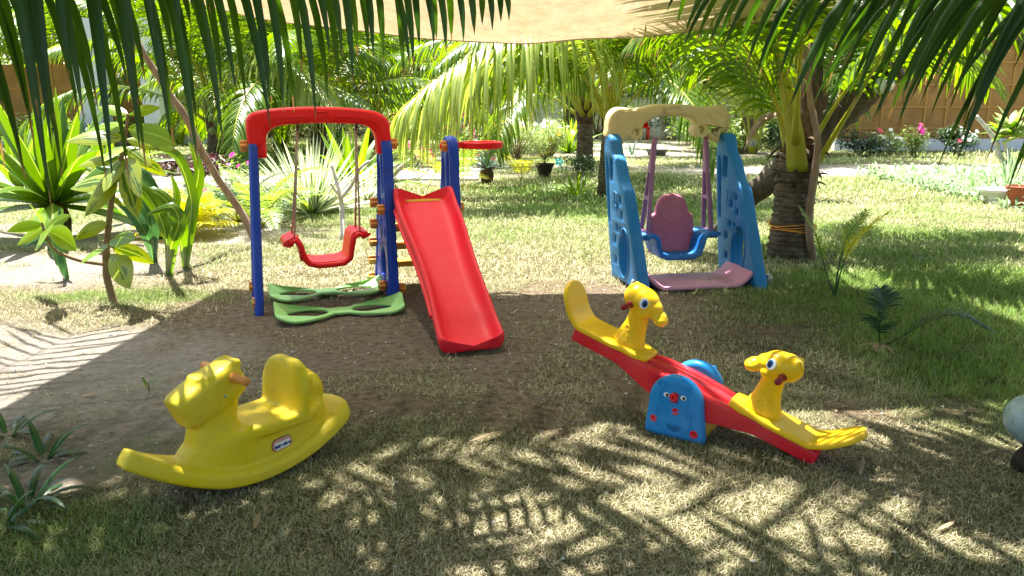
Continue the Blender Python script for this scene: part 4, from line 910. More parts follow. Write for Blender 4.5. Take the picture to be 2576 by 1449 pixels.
PROTO_Y = {}
def proto_m(kind, v, leafm):
    me = proto(kind, v)
    if leafm == 'frond': return me
    key = (kind, v, leafm)
    if key not in PROTO_Y:
        c = me.copy(); c.materials[0] = M[leafm]; PROTO_Y[key] = c
    return PROTO_Y[key]
def trunk_mb(h, r0, r1, lean=(0, 0), n=16, rings=None):
    mb = MB(); rings = rings or max(8, int(h * 22)); pts = []; rad = []
    for i in range(rings + 1):
        t = i / rings; pts.append(Vector((lean[0] * t * t, lean[1] * t * t, -.05 + (h + .05) * t)))
        rad.append((r1 + (r0 - r1) * (1 - t) ** 2.0) * (1.045 if i % 2 else .965))
    mb.tube(pts, rad, n, True, 0, 1.0, .09); return mb
def palm(base, h, r0, r1, nf, scale, label, group='coconut palms in the garden', lean=(0, 0), leafm='frond', rot=0, coconuts=0, kinds=('up', 'high', 'mid', 'low', 'hang'), skip=None, fibre=True, cat='palm tree'):
    o = empty('coconut_palm', base, label, cat, group); top = Vector((lean[0], lean[1], h))
    if h > .15: trunk_mb(h, r0, r1, lean).build('trunk', M['trunk'], o, True)
    if fibre:
        mb = MB(); mb.tube([top + Vector((0, 0, -.06)), top + Vector((0, 0, .12)), top + Vector((0, 0, .35 * scale)), top + Vector((0, 0, .6 * scale))], [r1 * 1.1, r1 * 1.25, r1 * .9, r1 * .35], 12, True, 0, 1, .35); mb.build('fibre_crown', M['fibre'], o)
    ga = 2.39996
    for i in range(nf):
        t = i / nf; kd = kinds[min(len(kinds) - 1, int(t * len(kinds)))]; a = rot + i * ga + random.uniform(-.2, .2)
        if skip and skip(a, kd): continue
        f = bpy.data.objects.new('frond', proto_m(kd, i % 2, leafm)); COL.objects.link(f); f.parent = o
        s_ = scale * random.uniform(.88, 1.1); f.scale = (s_, s_, s_); f.rotation_euler = (random.uniform(-.08, .08), random.uniform(-.06, .06), a)
        f.location = top + Vector((math.cos(a), math.sin(a), 0)) * r1 * .45 + Vector((0, 0, .10 * (1 - t) + .02))
    for i in range(coconuts):
        a = 5.2 + random.uniform(-.5, .5); mb = MB(); ellip(mb, (0, 0, 0), (.085, .085, .10), None, 12); c = mb.build('coconut', M['coco'], o)
        c.location = top + Vector((math.cos(a) * (r1 + .16 + random.uniform(0, .14)), math.sin(a) * (r1 + .15 + random.uniform(0, .1)), .18 - .09 * (i % 4) + random.uniform(-.02, .02))); c.rotation_euler = (random.uniform(-.5, .5), random.uniform(-.5, .5), 0)
    return o
# ---------------------------------------------------------------- middle distance palms
palm(Gd(550, 402), .78, .27, .20, 20, 1.35, 'stout coconut palm left of the red swing bar, with a bunch of green coconuts', rot=.4, coconuts=9, kinds=('up', 'high', 'mid', 'low'))
palm(Gd(805, 398), .75, .23, .18, 20, 1.45, 'coconut palm whose short trunk shows under the middle of the red swing bar', rot=1.3, kinds=('up', 'high', 'mid', 'low'))
palm(Gd(1470, 428), .95, .19, .15, 18, 1.25, 'slender dark-trunked coconut palm just left of the cream topped swing', rot=2.0, kinds=('up', 'high', 'mid', 'low'))
palm(Gd(1521, 492), .95, .11, .09, 15, 1.0, 'coconut palm standing directly behind the left leg of the light blue swing', rot=2.6, lean=(.05, .1), kinds=('up', 'high', 'mid'), leafm='frond')
palm(Gd(370, 352), 1.7, .30, .25, 20, 1.4, 'coconut palm with a dark ringed trunk between the two white pillars', rot=.2, kinds=('up', 'high', 'mid', 'low'))
palm(Gd(1222, 372), .5, .2, .15, 14, 1.3, 'coconut palm rising from the bed of pink and purple flowers', rot=.9, kinds=('up', 'high', 'mid'))
palm(Gd(1890, 405), .12, .12, .09, 9, .95, 'young coconut palm sprouting from the ground between the blue swing and the leaning log', rot=.3, kinds=('up', 'high'), fibre=False, leafm='frondy')
palm(Gd(705, 372), .55, .22, .17, 16, 1.4, 'coconut palm behind the left half of the red swing bar', rot=3.0, kinds=('up', 'high', 'mid', 'low'))
palm(Gd(940, 374), .6, .22, .17, 16, 1.5, 'coconut palm behind the right end of the red swing bar', rot=4.0, kinds=('up', 'high', 'mid', 'low'))
BG = [((-15, 27), .9, 'far coconut palm at the left edge behind the orange wall'), ((-9.5, 32), 1.5, 'far coconut palm beyond the left white pillars'), ((-3.8, 33), 1.6, 'far coconut palm left of the tiled path'),
      ((2.2, 31), 1.4, 'far coconut palm right of the tiled path'), ((7.0, 30), 1.3, 'far coconut palm beyond the basin on the lawn'), ((10.3, 27), 1.4, 'far coconut palm beside the start of the woven fence'),
      ((6.2, 21), .6, 'coconut palm in the shrubs to the right of the grey basin'), ((15.5, 26.5), 2.2, 'coconut palm behind the middle of the woven fence'), ((20, 27), 2.4, 'coconut palm behind the right end of the woven fence'), ((-20, 24), 1.6, 'coconut palm behind the strap leaved plant at far left')]
for i, ((x_, y_), h_, lb) in enumerate(BG):
    palm(Vector((x_, y_, hz(x_, y_) - .02)), h_ + 1.2, .25, .19, 18, 1.6, lb, 'far palms round the garden', rot=i * 1.1, kinds=('up', 'high', 'mid', 'low'))
# large sunlit frond arching down between the two swing sets
def world_frond(o, pts, name='frond', mats=('frond', 'petiole'), **kw):
    pp = [Vector(p) for p in pts]; ctr = []
    for i in range(len(pp) - 1):
        p0 = pp[max(0, i - 1)]; p1 = pp[i]; p2 = pp[i + 1]; p3 = pp[min(len(pp) - 1, i + 2)]
        for j in range(5):
            t = j / 5; ctr.append(.5 * ((2 * p1) + (-p0 + p2) * t + (2 * p0 - 5 * p1 + 4 * p2 - p3) * t * t + (-p0 + 3 * p1 - 3 * p2 + p3) * t ** 3))
    ctr.append(pp[-1]); b0 = o.location; mb = MB(); frond_geo(mb, [p - b0 for p in ctr], **kw); f = mb.build(name, [M[mats[0]], M[mats[1]]], o); return f
dp = [o for o in COL.objects if o.get('label', '').startswith('coconut palm standing directly')][0]
world_frond(dp, [A(1530, 330, 11.0), A(1500, 150, 10.6), A(1400, 50, 10.2), A(1250, 85, 9.8), A(1120, 175, 9.5), A(1010, 275, 9.3)], L=1.75, n=96, w=.034, pet=.22, mess=.06, jit=.2, droop=2.6, rw=.032, seed=5, mats=('frondy', 'petiole'), fwd=.35, lift=.1)
world_frond(dp, [A(1530, 330, 11.3), A(1470, 180, 11.4), A(1350, 110, 11.2), A(1200, 160, 11), A(1110, 260, 10.8)], L=1.1, n=60, w=.044, pet=.2, droop=2.0, rw=.03, seed=6, mats=('frond', 'petiole'), fwd=.35, lift=.1)
world_frond(dp, [A(1540, 330, 11.3), A(1600, 120, 11.0), A(1720, 40, 10.6), A(1850, 110, 10.2), A(1920, 230, 10)], L=1.1, n=60, w=.044, pet=.2, droop=1.8, rw=.03, seed=8, fwd=.4, lift=.1)
bp_ = [o for o in COL.objects if o.get('label', '').startswith('stout coconut palm')][0]
world_frond(bp_, [A(575, 300, 18.2), A(600, 180, 17.6), A(680, 130, 17), A(780, 190, 16.4), A(850, 290, 16)], L=1.5, n=64, w=.06, pet=.25, droop=2.0, rw=.05, seed=9, mats=('frondy', 'petiole'), fwd=.4, lift=.1)
# ---------------------------------------------------------------- right foreground palm with the log and pole
PA = Gd(1985, 648); pa = empty('coconut_palm', PA, 'nearest coconut palm, right of the blue swing, propping up a lean-to log', 'palm tree', 'coconut palms in the garden')
trunk_mb(.86, .185, .150, (.0, .02), 20, 30).build('trunk', M['trunk'], pa)
mb = MB(); mb.tube([(-.0, 0, .78), (.03, .02, .95), (.05, .05, 1.2), (.06, .05, 1.5), (.07, .05, 1.8)], [.145, .155, .13, .09, .03], 14, True, 0, 1, .5); mb.build('fibre_crown', M['fibre'], pa)
def petiole(pts, w0, w1, nm='leaf_stalk'):
    mb = MB(); pp = [Vector(p) - PA for p in pts]; m_ = len(pp) - 1
    mb.tube(smooth_path(pp), [w0 + (w1 - w0) * min(1, (i / (m_ * 4)) * 1.3) for i in range(m_ * 4 + 1)], 8, True, 0, .5); mb.build(nm, M['petiole'], pa)
def smooth_path(pp, sub=4):
    out_ = []
    for i in range(len(pp) - 1):
        p0 = pp[max(0, i - 1)]; p1 = pp[i]; p2 = pp[i + 1]; p3 = pp[min(len(pp) - 1, i + 2)]
        for j in range(sub):
            t = j / sub; out_.append(.5 * ((2 * p1) + (-p0 + p2) * t + (2 * p0 - 5 * p1 + 4 * p2 - p3) * t * t + (-p0 + 3 * p1 - 3 * p2 + p3) * t ** 3))
    return out_ + [pp[-1]]
F = lambda pts, **kw: world_frond(pa, pts, **kw)
petiole([A(2005, 428, 6.28), A(1998, 330, 6.2), A(1972, 200, 6.1), A(1945, 90, 6.0), A(1900, -40, 5.9)], .092, .03)
petiole([A(2050, 420, 6.3), A(2105, 330, 6.2), A(2160, 240, 6.0), A(2230, 120, 5.8)], .055, .022)
kw = dict(L=.78, n=64, w=.036, rw=.020, droop=1.2)
F([A(1990, 380, 6.4), A(1960, 200, 6.5), A(1880, 60, 6.6), A(1740, 20, 6.8), A(1620, 90, 7)], pet=.2, seed=21, **kw)
F([A(1990, 380, 6.4), A(1930, 200, 6.2), A(1820, 60, 6.0), A(1700, -10, 5.9), A(1560, 0, 5.8)], pet=.25, seed=22, **kw)
F([A(2000, 380, 6.4), A(2000, 150, 6.5), A(2040, 0, 6.6), A(2120, -60, 6.8), A(2220, -30, 7)], pet=.3, seed=23, **kw)
F([A(2020, 380, 6.5), A(2080, 200, 6.6), A(2180, 70, 6.8), A(2320, 30, 7), A(2450, 110, 7.2)], pet=.25, seed=24, **kw)
F([A(2030, 380, 6.6), A(2120, 230, 7.0), A(2240, 130, 7.4), A(2380, 130, 7.8), A(2490, 220, 8)], pet=.25, seed=25, **kw)
F([A(2030, 380, 6.4), A(2150, 200, 6.1), A(2330, 50, 5.8), A(2520, 0, 5.5), A(2700, 60, 5.3)], pet=.25, seed=26, **kw)
F([A(1980, 380, 6.4), A(1935, 230, 6.7), A(1860, 140, 7.0), A(1790, 130, 7.2), A(1730, 190, 7.3)], pet=.2, seed=27, L=.6, n=50, w=.032, rw=.018, droop=1.3)
F([A(1990, 360, 6.5), A(1980, 100, 7.0), A(1990, -80, 7.6), A(2010, -120, 8.2), A(2030, -80, 8.8)], pet=.25, seed=28, **kw)
F([A(2000, 360, 6.2), A(2020, 60, 5.6), A(2060, -160, 5.0), A(2110, -280, 4.5), A(2150, -300, 4.0)], pet=.3, seed=29, **kw)
F([A(2000, 360, 6.3), A(1940, 60, 5.8), A(1850, -130, 5.3), A(1760, -230, 4.9), A(1680, -250, 4.5)], pet=.3, seed=30, **kw)
mb = MB()
for k in range(3): add_leaf(mb, A(1955 + 8 * k, 290, 6.3) - PA, Vector((-1, -.2, .2 + .2 * k)), .42, .10, 3.2, 8, .3, 'oval')
mb.build('dry_sheath', M['frondry'], pa)
mb = MB(); random.seed(77)
for k in range(46):
    a_ = random.uniform(0, 2 * PI); z_ = random.uniform(.62, .98); d_ = Vector((math.cos(a_), math.sin(a_), random.uniform(-.6, 1.2)))
    add_leaf(mb, Vector((math.cos(a_) * .14, math.sin(a_) * .14, z_)), d_, random.uniform(.06, .2), random.uniform(.015, .05), 1.5, 4, .3)
mb.build('husk', M['fibre'], pa)
# orange cord round the trunk
mb = MB()
for k in range(5):
    z_ = .24 + .012 * k; mb.tube([(.172 * math.cos(a) * 1.04 + .015 * math.sin(k), .172 * math.sin(a) * 1.04, z_ + .012 * math.sin(a * 2 + k)) for a in (2 * PI * q / 20 for q in range(21))], .004, 5, False)
cord = empty('tied_cord', PA, 'orange cord wound round the foot of the nearest palm and its pole', 'cord'); mb.build('winding', M['orangerope'], cord)
# pole beside the trunk
pb = Gd(2040, 652); po = empty('support_pole', pb, 'thin crooked upright pole tied against the nearest palm trunk', 'pole')
mb = MB(); pts = [pb + Vector((0, -.05, -.03)), A(2035, 560, 6.18), A(2046, 460, 6.15), A(2058, 360, 6.1), A(2048, 300, 6.1), A(2038, 250, 6.08), A(2030, 150, 6.05), A(2020, 40, 6.0), A(2012, -60, 6.0)]
mb.tube([p - pb for p in smooth_path(pts)], [.034 - .016 * i / 32 for i in range(33)], 8, True, 0, 1, .25); mb.build('pole', M['pole'], po)
# leaning log
lg0 = Gd(1800, 590); lg = empty('leaning_log', lg0, 'thick dark log leaning from the lawn up behind the nearest palm', 'log')
mb = MB(); pts = [lg0 + Vector((0, 0, -.02)), A(1880, 500, 7.1), A(1960, 430, 6.92), A(2060, 335, 6.85), A(2140, 265, 6.8), A(2200, 205, 6.7), A(2250, 160, 6.6)]
mb.tube([p - lg0 for p in smooth_path(pts, 6)], [.075 + .035 * min(1, i / 16) + .02 * (i / 36) for i in range(37)], 14, True, 0, 1, .28)
for px_, py_, a_ in ((2185, 222, 1), (2150, 280, -1)): c = A(px_, py_, 6.6) - lg0; mb.tube([c, c + Vector((.06, -.05, -.05 * a_))], [.035, .02], 8)
mb.build('log', M['log'], lg)
lp = A(2222, 218, 6.5); lamp = empty('garden_lamp', lp, 'small round white lamp hanging under the upper end of the leaning log', 'lamp')
mb = MB(); mb.lathe([(.02, .05), (.07, .045), (.085, .02), (.085, -.005), (.07, -.012)], (0, 0, 0), 24); c = mb.build('lamp_housing', M['wplaster'], lamp); c.rotation_euler = (R(28), R(-28), 0)
mb = MB(); ellip(mb, (0, 0, -.008), (.074, .074, .03), None, 16); c2 = mb.build('lamp_shade', M['cream'], lamp); c2.rotation_euler = (R(28), R(-28), 0)
mb = MB(); mb.tube([(0, 0, .04), (.02, .02, .1), (.06, .06, .14)], .006, 6); mb.build('cable', M['black'], lamp)
# ---------------------------------------------------------------- overhead palms: fronds hanging into the view, and unseen ones added for shade

mb = MB(); frond_geo(mb, rachis(30, -45, 3.2, side=.3), .8, 50, .05, .15, 1.4, .022, .5, 777, mess=.34); MESSY = [mb.mesh('frond', [M['frond'], M['petiole']])]
mb = MB(); frond_geo(mb, rachis(45, -30, 3.4, side=-.3), .85, 46, .05, .15, 1.0, .022, .7, 778, mess=.4); MESSY.append(mb.mesh('frond', [M['frond'], M['petiole']]))
def shade_canopy(o, items):  # ragged out-of-view fronds added to break the sunlight into dapples
    for k, (x_, y_, z_, a, s_) in enumerate(items):
        f = bpy.data.objects.new('frond', MESSY[k % 2]); COL.objects.link(f); f.parent = o; f.location = Vector((x_, y_, z_)) - o.location; f.rotation_euler = (random.uniform(-.2, .2), random.uniform(-.1, .1), a); f.scale = (s_,) * 3
def overhead(base, label, fr, hfr, crown):
    o = empty('coconut_palm', base, label, 'palm tree', 'palms leaning over the playground')
    lean = (crown[0] - base[0], crown[1] - base[1]); trunk_mb(crown[2], .2, .15, lean, 16).build('trunk', M['trunk'], o)
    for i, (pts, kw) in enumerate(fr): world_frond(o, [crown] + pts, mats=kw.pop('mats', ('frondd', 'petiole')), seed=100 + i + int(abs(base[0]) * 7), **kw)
    for kd, a, s_ in hfr:
        f = bpy.data.objects.new('frond', proto(kd, random.randint(0, 1))); COL.objects.link(f); f.parent = o; f.scale = (s_,) * 3; f.rotation_euler = (0, 0, a); f.location = (lean[0], lean[1], crown[2])
    return o
kwL = dict(L=1.15, n=50, w=.028, rw=.018, droop=2.6, fwd=.12, lift=-.55, segs=6, tipk=.12, jit=.2, vfold=.3, ts=.25)

SHL = [([(-2.2, 1.6, 3.3), (-1.2, 2.2, 3.5), (-.3, 2.5, 3.3), (.5, 2.7, 2.9)]), ([(-2.4, 1.5, 3.2), (-1.6, 2.0, 3.5), (-1.0, 2.7, 3.3), (-.6, 3.3, 2.9)]), ([(-1.9, 1.2, 3.3), (-.8, 1.6, 3.6), (.2, 1.8, 3.3), (1.1, 1.9, 2.9)]), ([(-2.2, .9, 3.3), (-1.2, 1.0, 3.6), (-.2, 1.1, 3.3), (.6, 1.2, 2.9)])]  # unseen fronds added overhead to shade the foreground
HL = [('high', .35, 1.0), ('mid', .75, 1.0), ('high', -.1, .95), ('high', 1.5, 1.0), ('mid', -.55, .9), ('up', .9, 1.0), ('mid', 2.5, 1), ('low', 3.6, 1), ('mid', 4.5, 1), ('low', 1.9, .8)]
overhead((-3.3, .75, -.03), 'coconut palm beside the camera whose dark fronds hang across the upper left', [
    ([(-2.75, 1.5, 2.2), (-1.9, 2.05, 1.98), (-1.15, 2.35, 1.78), (-.5, 2.55, 1.69), (-.02, 2.70, 1.62)], dict(kwL, L=1.18, mess=.08)),
    ([(-2.8, 1.6, 2.1), (-2.1, 1.95, 1.86), (-1.6, 2.12, 1.74), (-1.2, 2.22, 1.68), (-.8, 2.3, 1.64)], dict(kwL, L=1.35, n=36, mess=.08)),
    ([(-3.25, 2.0, 2.5), (-3.1, 2.8, 2.6), (-2.95, 3.6, 2.55), (-2.85, 4.3, 2.35), (-2.8, 4.8, 2.1)], dict(L=1.15, n=34, w=.026, rw=.012, droop=.5, fwd=.1, lift=.15, segs=5, jit=.3, mess=.10, mats=('frond', 'petiole'))),  # out-of-view frond added to cast shadow stripes on the sand
    ([(-2.2, 1.2, 2.75), (-1.0, 1.7, 2.8), (0, 2.0, 2.6), (.8, 2.2, 2.3)], dict(kwL, L=.7, droop=1.0, w=.04, mats=('frond', 'petiole'))),
] + [(q_, dict(L=.9, n=52, w=.05, rw=.018, droop=.9, fwd=.6, lift=.1, mess=.32, mats=('frond', 'petiole'))) for q_ in SHL], HL, (-3.2, 1.0, 2.1))
HR = [('high', 2.75, 1.0), ('mid', 2.35, 1.0), ('high', 3.2, .95), ('high', 1.6, 1.0), ('mid', 3.7, .9), ('up', 2.2, 1.0), ('mid', .5, 1), ('low', -.5, 1), ('mid', 4.9, 1)]
kwR = dict(mess=.12, L=1.0, n=34, w=.028, rw=.018, droop=.9, fwd=.62, lift=-.75, segs=6, tipk=.3, jit=.16, vfold=.3)
overhead((3.5, 1.1, -.03), 'coconut palm beside the camera whose long leaflets slant across the upper right', [
    ([(2.95, 1.9, 2.15), (2.2, 2.45, 1.95), (1.6, 2.8, 1.87), (1.1, 3.0, 1.82), (.7, 3.1, 1.76)], dict(kwR, L=1.0)),
    ([(3.0, 2.0, 2.1), (2.5, 2.5, 1.92), (2.0, 2.85, 1.82), (1.6, 3.05, 1.78), (1.3, 3.15, 1.74)], dict(kwR, L=1.15)),
    ([(3.1, 2.0, 2.15), (2.7, 2.6, 2.0), (2.25, 3.0, 1.9), (1.9, 3.3, 1.8), (1.6, 3.5, 1.75)], dict(kwR, L=.8, n=22, droop=1.3)),
    ([(2.3, 1.5, 2.75), (1.2, 2.1, 2.75), (.2, 2.4, 2.5), (-.5, 2.5, 2.2)], dict(kwR, L=.7, w=.04, mats=('frond', 'petiole'))),
] + [([(-a + .15, b_ + .25, c_ + .1) for a, b_, c_ in q_], dict(L=.9, n=52, w=.05, rw=.018, droop=.9, fwd=.6, lift=.1, mess=.32, mats=('frond', 'petiole'))) for q_ in SHL[:3]], HR, (3.35, 1.3, 2.1))
bh_ = overhead((.9, -1.3, -.03), 'unseen coconut palm behind the camera, added to cast dappled shade', [], [('high', 1.5, 1.0), ('mid', 1.15, 1.0), ('mid', 2.0, 1.0), ('high', .7, .9), ('high', 2.5, .9), ('low', 4, 1), ('mid', 5, 1), ('high', 3.4, 1)], (.8, -1.0, 2.6))  # out-of-view palm, added for its shadows on the near grass
shade_canopy(bh_, [(.8, -1.0, 3.6, a_, 1.15) for a_ in (1.25, 1.75, .75, 2.3, 1.5, .95, 2.0)])
bt = empty('coconut_palm', (1.7, -1.1, -.03), 'unseen tall slanting coconut palm behind and right of the camera, added to shade the foreground', 'palm tree', 'palms leaning over the playground'); trunk_mb(3.8, .2, .13, (-1.3, 1.5), 16).build('trunk', M['trunk'], bt)  # unseen trunk added to carry the shading fronds above the camera
shade_canopy(bt, [(.4, .4, 3.75, a_, s_) for a_, s_ in ((1.25, 1.12), (1.62, 1.0), (2.05, 1.1), (.85, 1.0), (2.5, .9), (.4, .9), (3.3, .8), (4.4, .8), (5.6, .8))])
bt = empty('coconut_palm', (3.3, 1.9, -.03), 'unseen tall coconut palm right of the camera, added to dapple the light round the seesaw', 'palm tree', 'palms leaning over the playground'); trunk_mb(4.4, .2, .13, (-.6, 2.1), 16).build('trunk', M['trunk'], bt)  # added out of view; its crown shades the right foreground
shade_canopy(bt, [(2.7, 4.0, 4.35, a_, s_) for a_, s_ in ((3.12, 1.15), (3.3, .95), (3.5, 1.15), (3.75, 1.05), (4.0, 1.15), (4.35, 1.0), (4.7, 1.0), (2.9, .85), (5.6, .9), (.3, .8))])
bt = empty('coconut_palm', (-3.4, 1.8, -.03), 'unseen tall coconut palm left of the camera, added to dapple the light round the rocking horse', 'palm tree', 'palms leaning over the playground'); trunk_mb(4.2, .2, .13, (.2, 2.1), 16).build('trunk', M['trunk'], bt)  # added out of view; its crown shades the left foreground
shade_canopy(bt, [(-3.2, 3.9, 4.15, a_, s_) for a_, s_ in ((.0, 1.1), (-.2, 1.2), (-.42, 1.0), (-.65, 1.15), (-.95, 1.1), (-1.3, 1.0), (-1.7, .9), (2.6, .6), (3.9, .8), (.2, .75))])
# ---------------------------------------------------------------- trees and backdrop
def leaf_cloud(mb, centers, n, lsize, flat=.7, rnd=random):
    for i in range(n):
        c, r = centers[rnd.randrange(len(centers))]
        while True:
            d = Vector((rnd.uniform(-1, 1), rnd.uniform(-1, 1), rnd.uniform(-1, 1)))
            if .35 < d.length < 1: break
        p = c + Vector((d.x * r[0], d.y * r[1], d.z * r[2])); a = rnd.uniform(0, 2 * PI); e = rnd.uniform(-.7, .5); t = Vector((math.cos(a) * math.cos(e), math.sin(a) * math.cos(e), math.sin(e)))
        s_ = t.cross(Vector((rnd.uniform(-.4, .4), rnd.uniform(-.4, .4), 1))).normalized(); l_ = lsize * rnd.uniform(.6, 1.3); w_ = l_ * rnd.uniform(.32, .5)
        m_ = p + t * l_ * .5; mb.add([p, m_ - s_ * w_ * .5, p + t * l_ - Vector((0, 0, l_ * .2)), m_ + s_ * w_ * .5], [(0, 1, 2, 3)], [(.5, 0), (0, .5), (.5, 1), (1, .5)])
def tree(base, h, cr, label, mat='tree', n=5200, ls=.34, group='broadleaf trees behind the garden'):
    o = empty('garden_tree', base, label, 'tree', group); mb = MB(); rnd = random.Random(int(base[0] * 31 + base[1]))
    top = Vector((rnd.uniform(-.4, .4), 0, h * .62)); mb.tube(smooth_path([Vector((0, 0, -.1)), Vector((.1, 0, h * .3)), top]), [.26 - .12 * i / 8 for i in range(9)], 10, True, 0, 1, .2)
    cs = []
    for k in range(13):
        a = k * 2.4; rr_ = cr * rnd.uniform(.35, .85); c = Vector((math.cos(a) * rr_, math.sin(a) * rr_, h * rnd.uniform(.35, 1.0))); cs.append((c, (cr * rnd.uniform(.28, .5), cr * rnd.uniform(.28, .5), cr * rnd.uniform(.2, .38))))
        mb.tube(smooth_path([Vector((.1, 0, h * .3)), (c + top) * .5, c]), [.09 - .01 * i for i in range(9)], 6, True, 0, 1, .2)
    mb.build('trunk', M['trunk'], o); mb = MB(); leaf_cloud(mb, cs, n, ls, rnd=rnd); mb.build('crown', M[mat], o, False); return o
TB = [(-24, 33, 6, 'tree'), (-16, 37, 6.5, 'bushd'), (-8.5, 41, 6.5, 'tree'), (-1.5, 44, 6.5, 'bushd'), (5.5, 42, 6, 'tree'), (12.5, 38, 6.5, 'bushd'), (20, 36, 7, 'tree'), (28, 34, 7, 'bushd')]
TL = ['broad green tree at the far left of the backdrop', 'dark tree behind the left white pillar', 'green tree behind the coconut palms left of centre', 'dark tree closing the view above the tiled path', 'green tree behind the basin lawn', 'dark tree behind the start of the woven fence', 'green tree rising behind the woven fence', 'dark tree at the far right of the backdrop']
for (x_, y_, h_, mt), lb in zip(TB, TL): tree(Vector((x_, y_, -.05)), h_, 4.3, lb, mt)
mb = MB(); rnd = random.Random(4); cs = []
for k in range(90): a = R(50 + 80 * k / 89); rr_ = 56 + rnd.uniform(-3, 3); cs.append((Vector((rr_ * math.cos(a), rr_ * math.sin(a), rnd.uniform(1.2, 6.5))), (3.2, 2, 2.4)))
leaf_cloud(mb, cs, 17000, .9, rnd=rnd); wd_ = mb.build('woodland', M['bushd'], None, False); tag(wd_, 'distant dark green woodland closing off the garden', 'woodland', kind='stuff')
# ---------------------------------------------------------------- shrubs, beds and flowers
def flower_mesh(mat, r=.022):
    mb = MB()
    for k in range(5):
        a = 2 * PI * k / 5; d = Vector((math.cos(a), math.sin(a), 0)); s_ = Vector((-d.y, d.x, 0)); mb.add([Vector((0, 0, 0)), d * r * .7 - s_ * r * .42 + Vector((0, 0, r * .15)), d * r * 1.05, d * r * .7 + s_ * r * .42 + Vector((0, 0, r * .15))], [(0, 1, 2, 3)])
    return mb.mesh('flower', M[mat], False)
FM = {}
def shrub(base, r, h, label, mat='bush', n=900, ls=.06, flowers=None, group=None, cat='shrub', stems=8, fsize=.03, lift=.25, name='shrub'):
    o = empty(name, base, label, cat, group); rnd = random.Random(int(abs(base[0]) * 91 + base[1] * 17)); mb = MB(); cs = []
    for k in range(stems + 4):
        a = k * 2.4; q = rnd.uniform(.15, .95); c = Vector((math.cos(a) * r * q, math.sin(a) * r * q, h * (lift + (1 - lift) * rnd.uniform(.2, 1) * (1 - .35 * q)))); cs.append((c, (r * .42, r * .42, h * .26)))
        if k < stems: mb.tube(smooth_path([Vector((rnd.uniform(-.03, .03), rnd.uniform(-.03, .03), -.03)), c * .5 + Vector((0, 0, .03)), c]), [.012 * (h / .6) * (1 - i / 12) for i in range(9)], 5)
    mb.build('stems', M['stem'], o); mb = MB(); leaf_cloud(mb, cs, n, ls, rnd=rnd); mb.build('foliage', M[mat], o, False)
    if flowers:
        for col_, cnt in flowers:
            for k in range(cnt):
                c, rr_ = cs[rnd.randrange(len(cs))]; d = Vector((rnd.gauss(0, 1), rnd.gauss(0, 1) - .5, abs(rnd.gauss(0, 1)) + .3)).normalized()
                key = (col_, fsize)
                if key not in FM: FM[key] = flower_mesh(col_, fsize)
                f = bpy.data.objects.new('flower', FM[key]); COL.objects.link(f); f.parent = o
                f.location = c + Vector((d.x * rr_[0] * 1.05, d.y * rr_[1] * 1.05, d.z * rr_[2] * 1.15)); f.rotation_mode = 'QUATERNION'; f.rotation_quaternion = (d + Vector((0, -.5, .3))).to_track_quat('Z', 'Y')
    return o
def rosette(base, n, L, wdt, mat, label, e=(15, 85), droop=.8, shape='strap', fold=.25, cat='plant', name='strap_leaf_plant', group=None, trunk=None, jit=.15, seed=1, segs=8, trunk_mat='fibre', parent=None, arc=(0, 2 * PI)):
    random.seed(seed); o = parent or empty(name, base, label, cat, group); z0 = 0
    if trunk: mb = MB(); mb.tube([Vector((0, 0, -.03)), Vector((0, 0, trunk[1] * .5)), Vector((0, 0, trunk[1]))], [trunk[0] * .85, trunk[0] * 1.1, trunk[0] * .8], 12, True, 0, 1, .3); mb.build('trunk', M[trunk_mat], o); z0 = trunk[1] - .02
    mb = MB()
    for i in range(n):
        t = (i + .5) / n; el = R(e[1] + (e[0] - e[1]) * t + random.uniform(-6, 6)); a = arc[0] + ((i * 2.39996) % (2 * PI)) / (2 * PI) * (arc[1] - arc[0]) + random.uniform(-.15, .15)
        d = Vector((math.cos(a) * math.cos(el), math.sin(a) * math.cos(el), math.sin(el))); ln = L * random.uniform(1 - jit, 1 + jit) * (.75 + .25 * min(1, t * 3))
        add_leaf(mb, Vector((d.x * .03, d.y * .03, z0)), d, ln, wdt * random.uniform(.85, 1.1), droop * (.5 + t), segs, fold, shape, 0, None, .015)
    mb.build('leaves', M[mat], o); random.seed(seed + 99); return o
def cycad(base, n, L, ll, lw, mat, label, e=(20, 70), name='small_cycad', cat='cycad', droop=.4, nl=34, group=None, trunk=None, arc=(0, 2 * PI), seed=3, bend=60, stalkm='petiole', rwid=.006):
    o = empty(name, base, label, cat, group); random.seed(seed); z0 = 0
    if trunk: mb = MB(); mb.tube([Vector((0, 0, -.03)), Vector((0, 0, trunk[1]))], [trunk[0], trunk[0] * .8], 10, True, 0, 1, .3); mb.build('trunk', M['fibre'], o); z0 = trunk[1]
    for i in range(n):
        t = (i + .5) / n; el = e[1] + (e[0] - e[1]) * t; a = arc[0] + ((i * 2.39996) % (2 * PI)) / (2 * PI) * (arc[1] - arc[0])
        pts = rachis(el, el - bend, L * random.uniform(.85, 1.1), 10); rot_ = Matrix.Rotation(a, 3, 'Z'); mb = MB()
        frond_geo(mb, [rot_ @ p + Vector((0, 0, z0)) for p in pts], ll, nl, lw, .22, droop, rwid, .35, seed * 7 + i, 3, .25, .06, .35); mb.build('frond', [M[mat], M[stalkm]], o)
    return o
# -- left side
p = Gd(150, 600); rosette(p, 36, 1.25, .15, 'strap', 'huge green strap-leaved lily plant on a dark stump at the left', (2, 86), .75, trunk=(.11, .36), seed=11, segs=10, fold=.3, cat='lily plant')
p = Gd(420, 600)
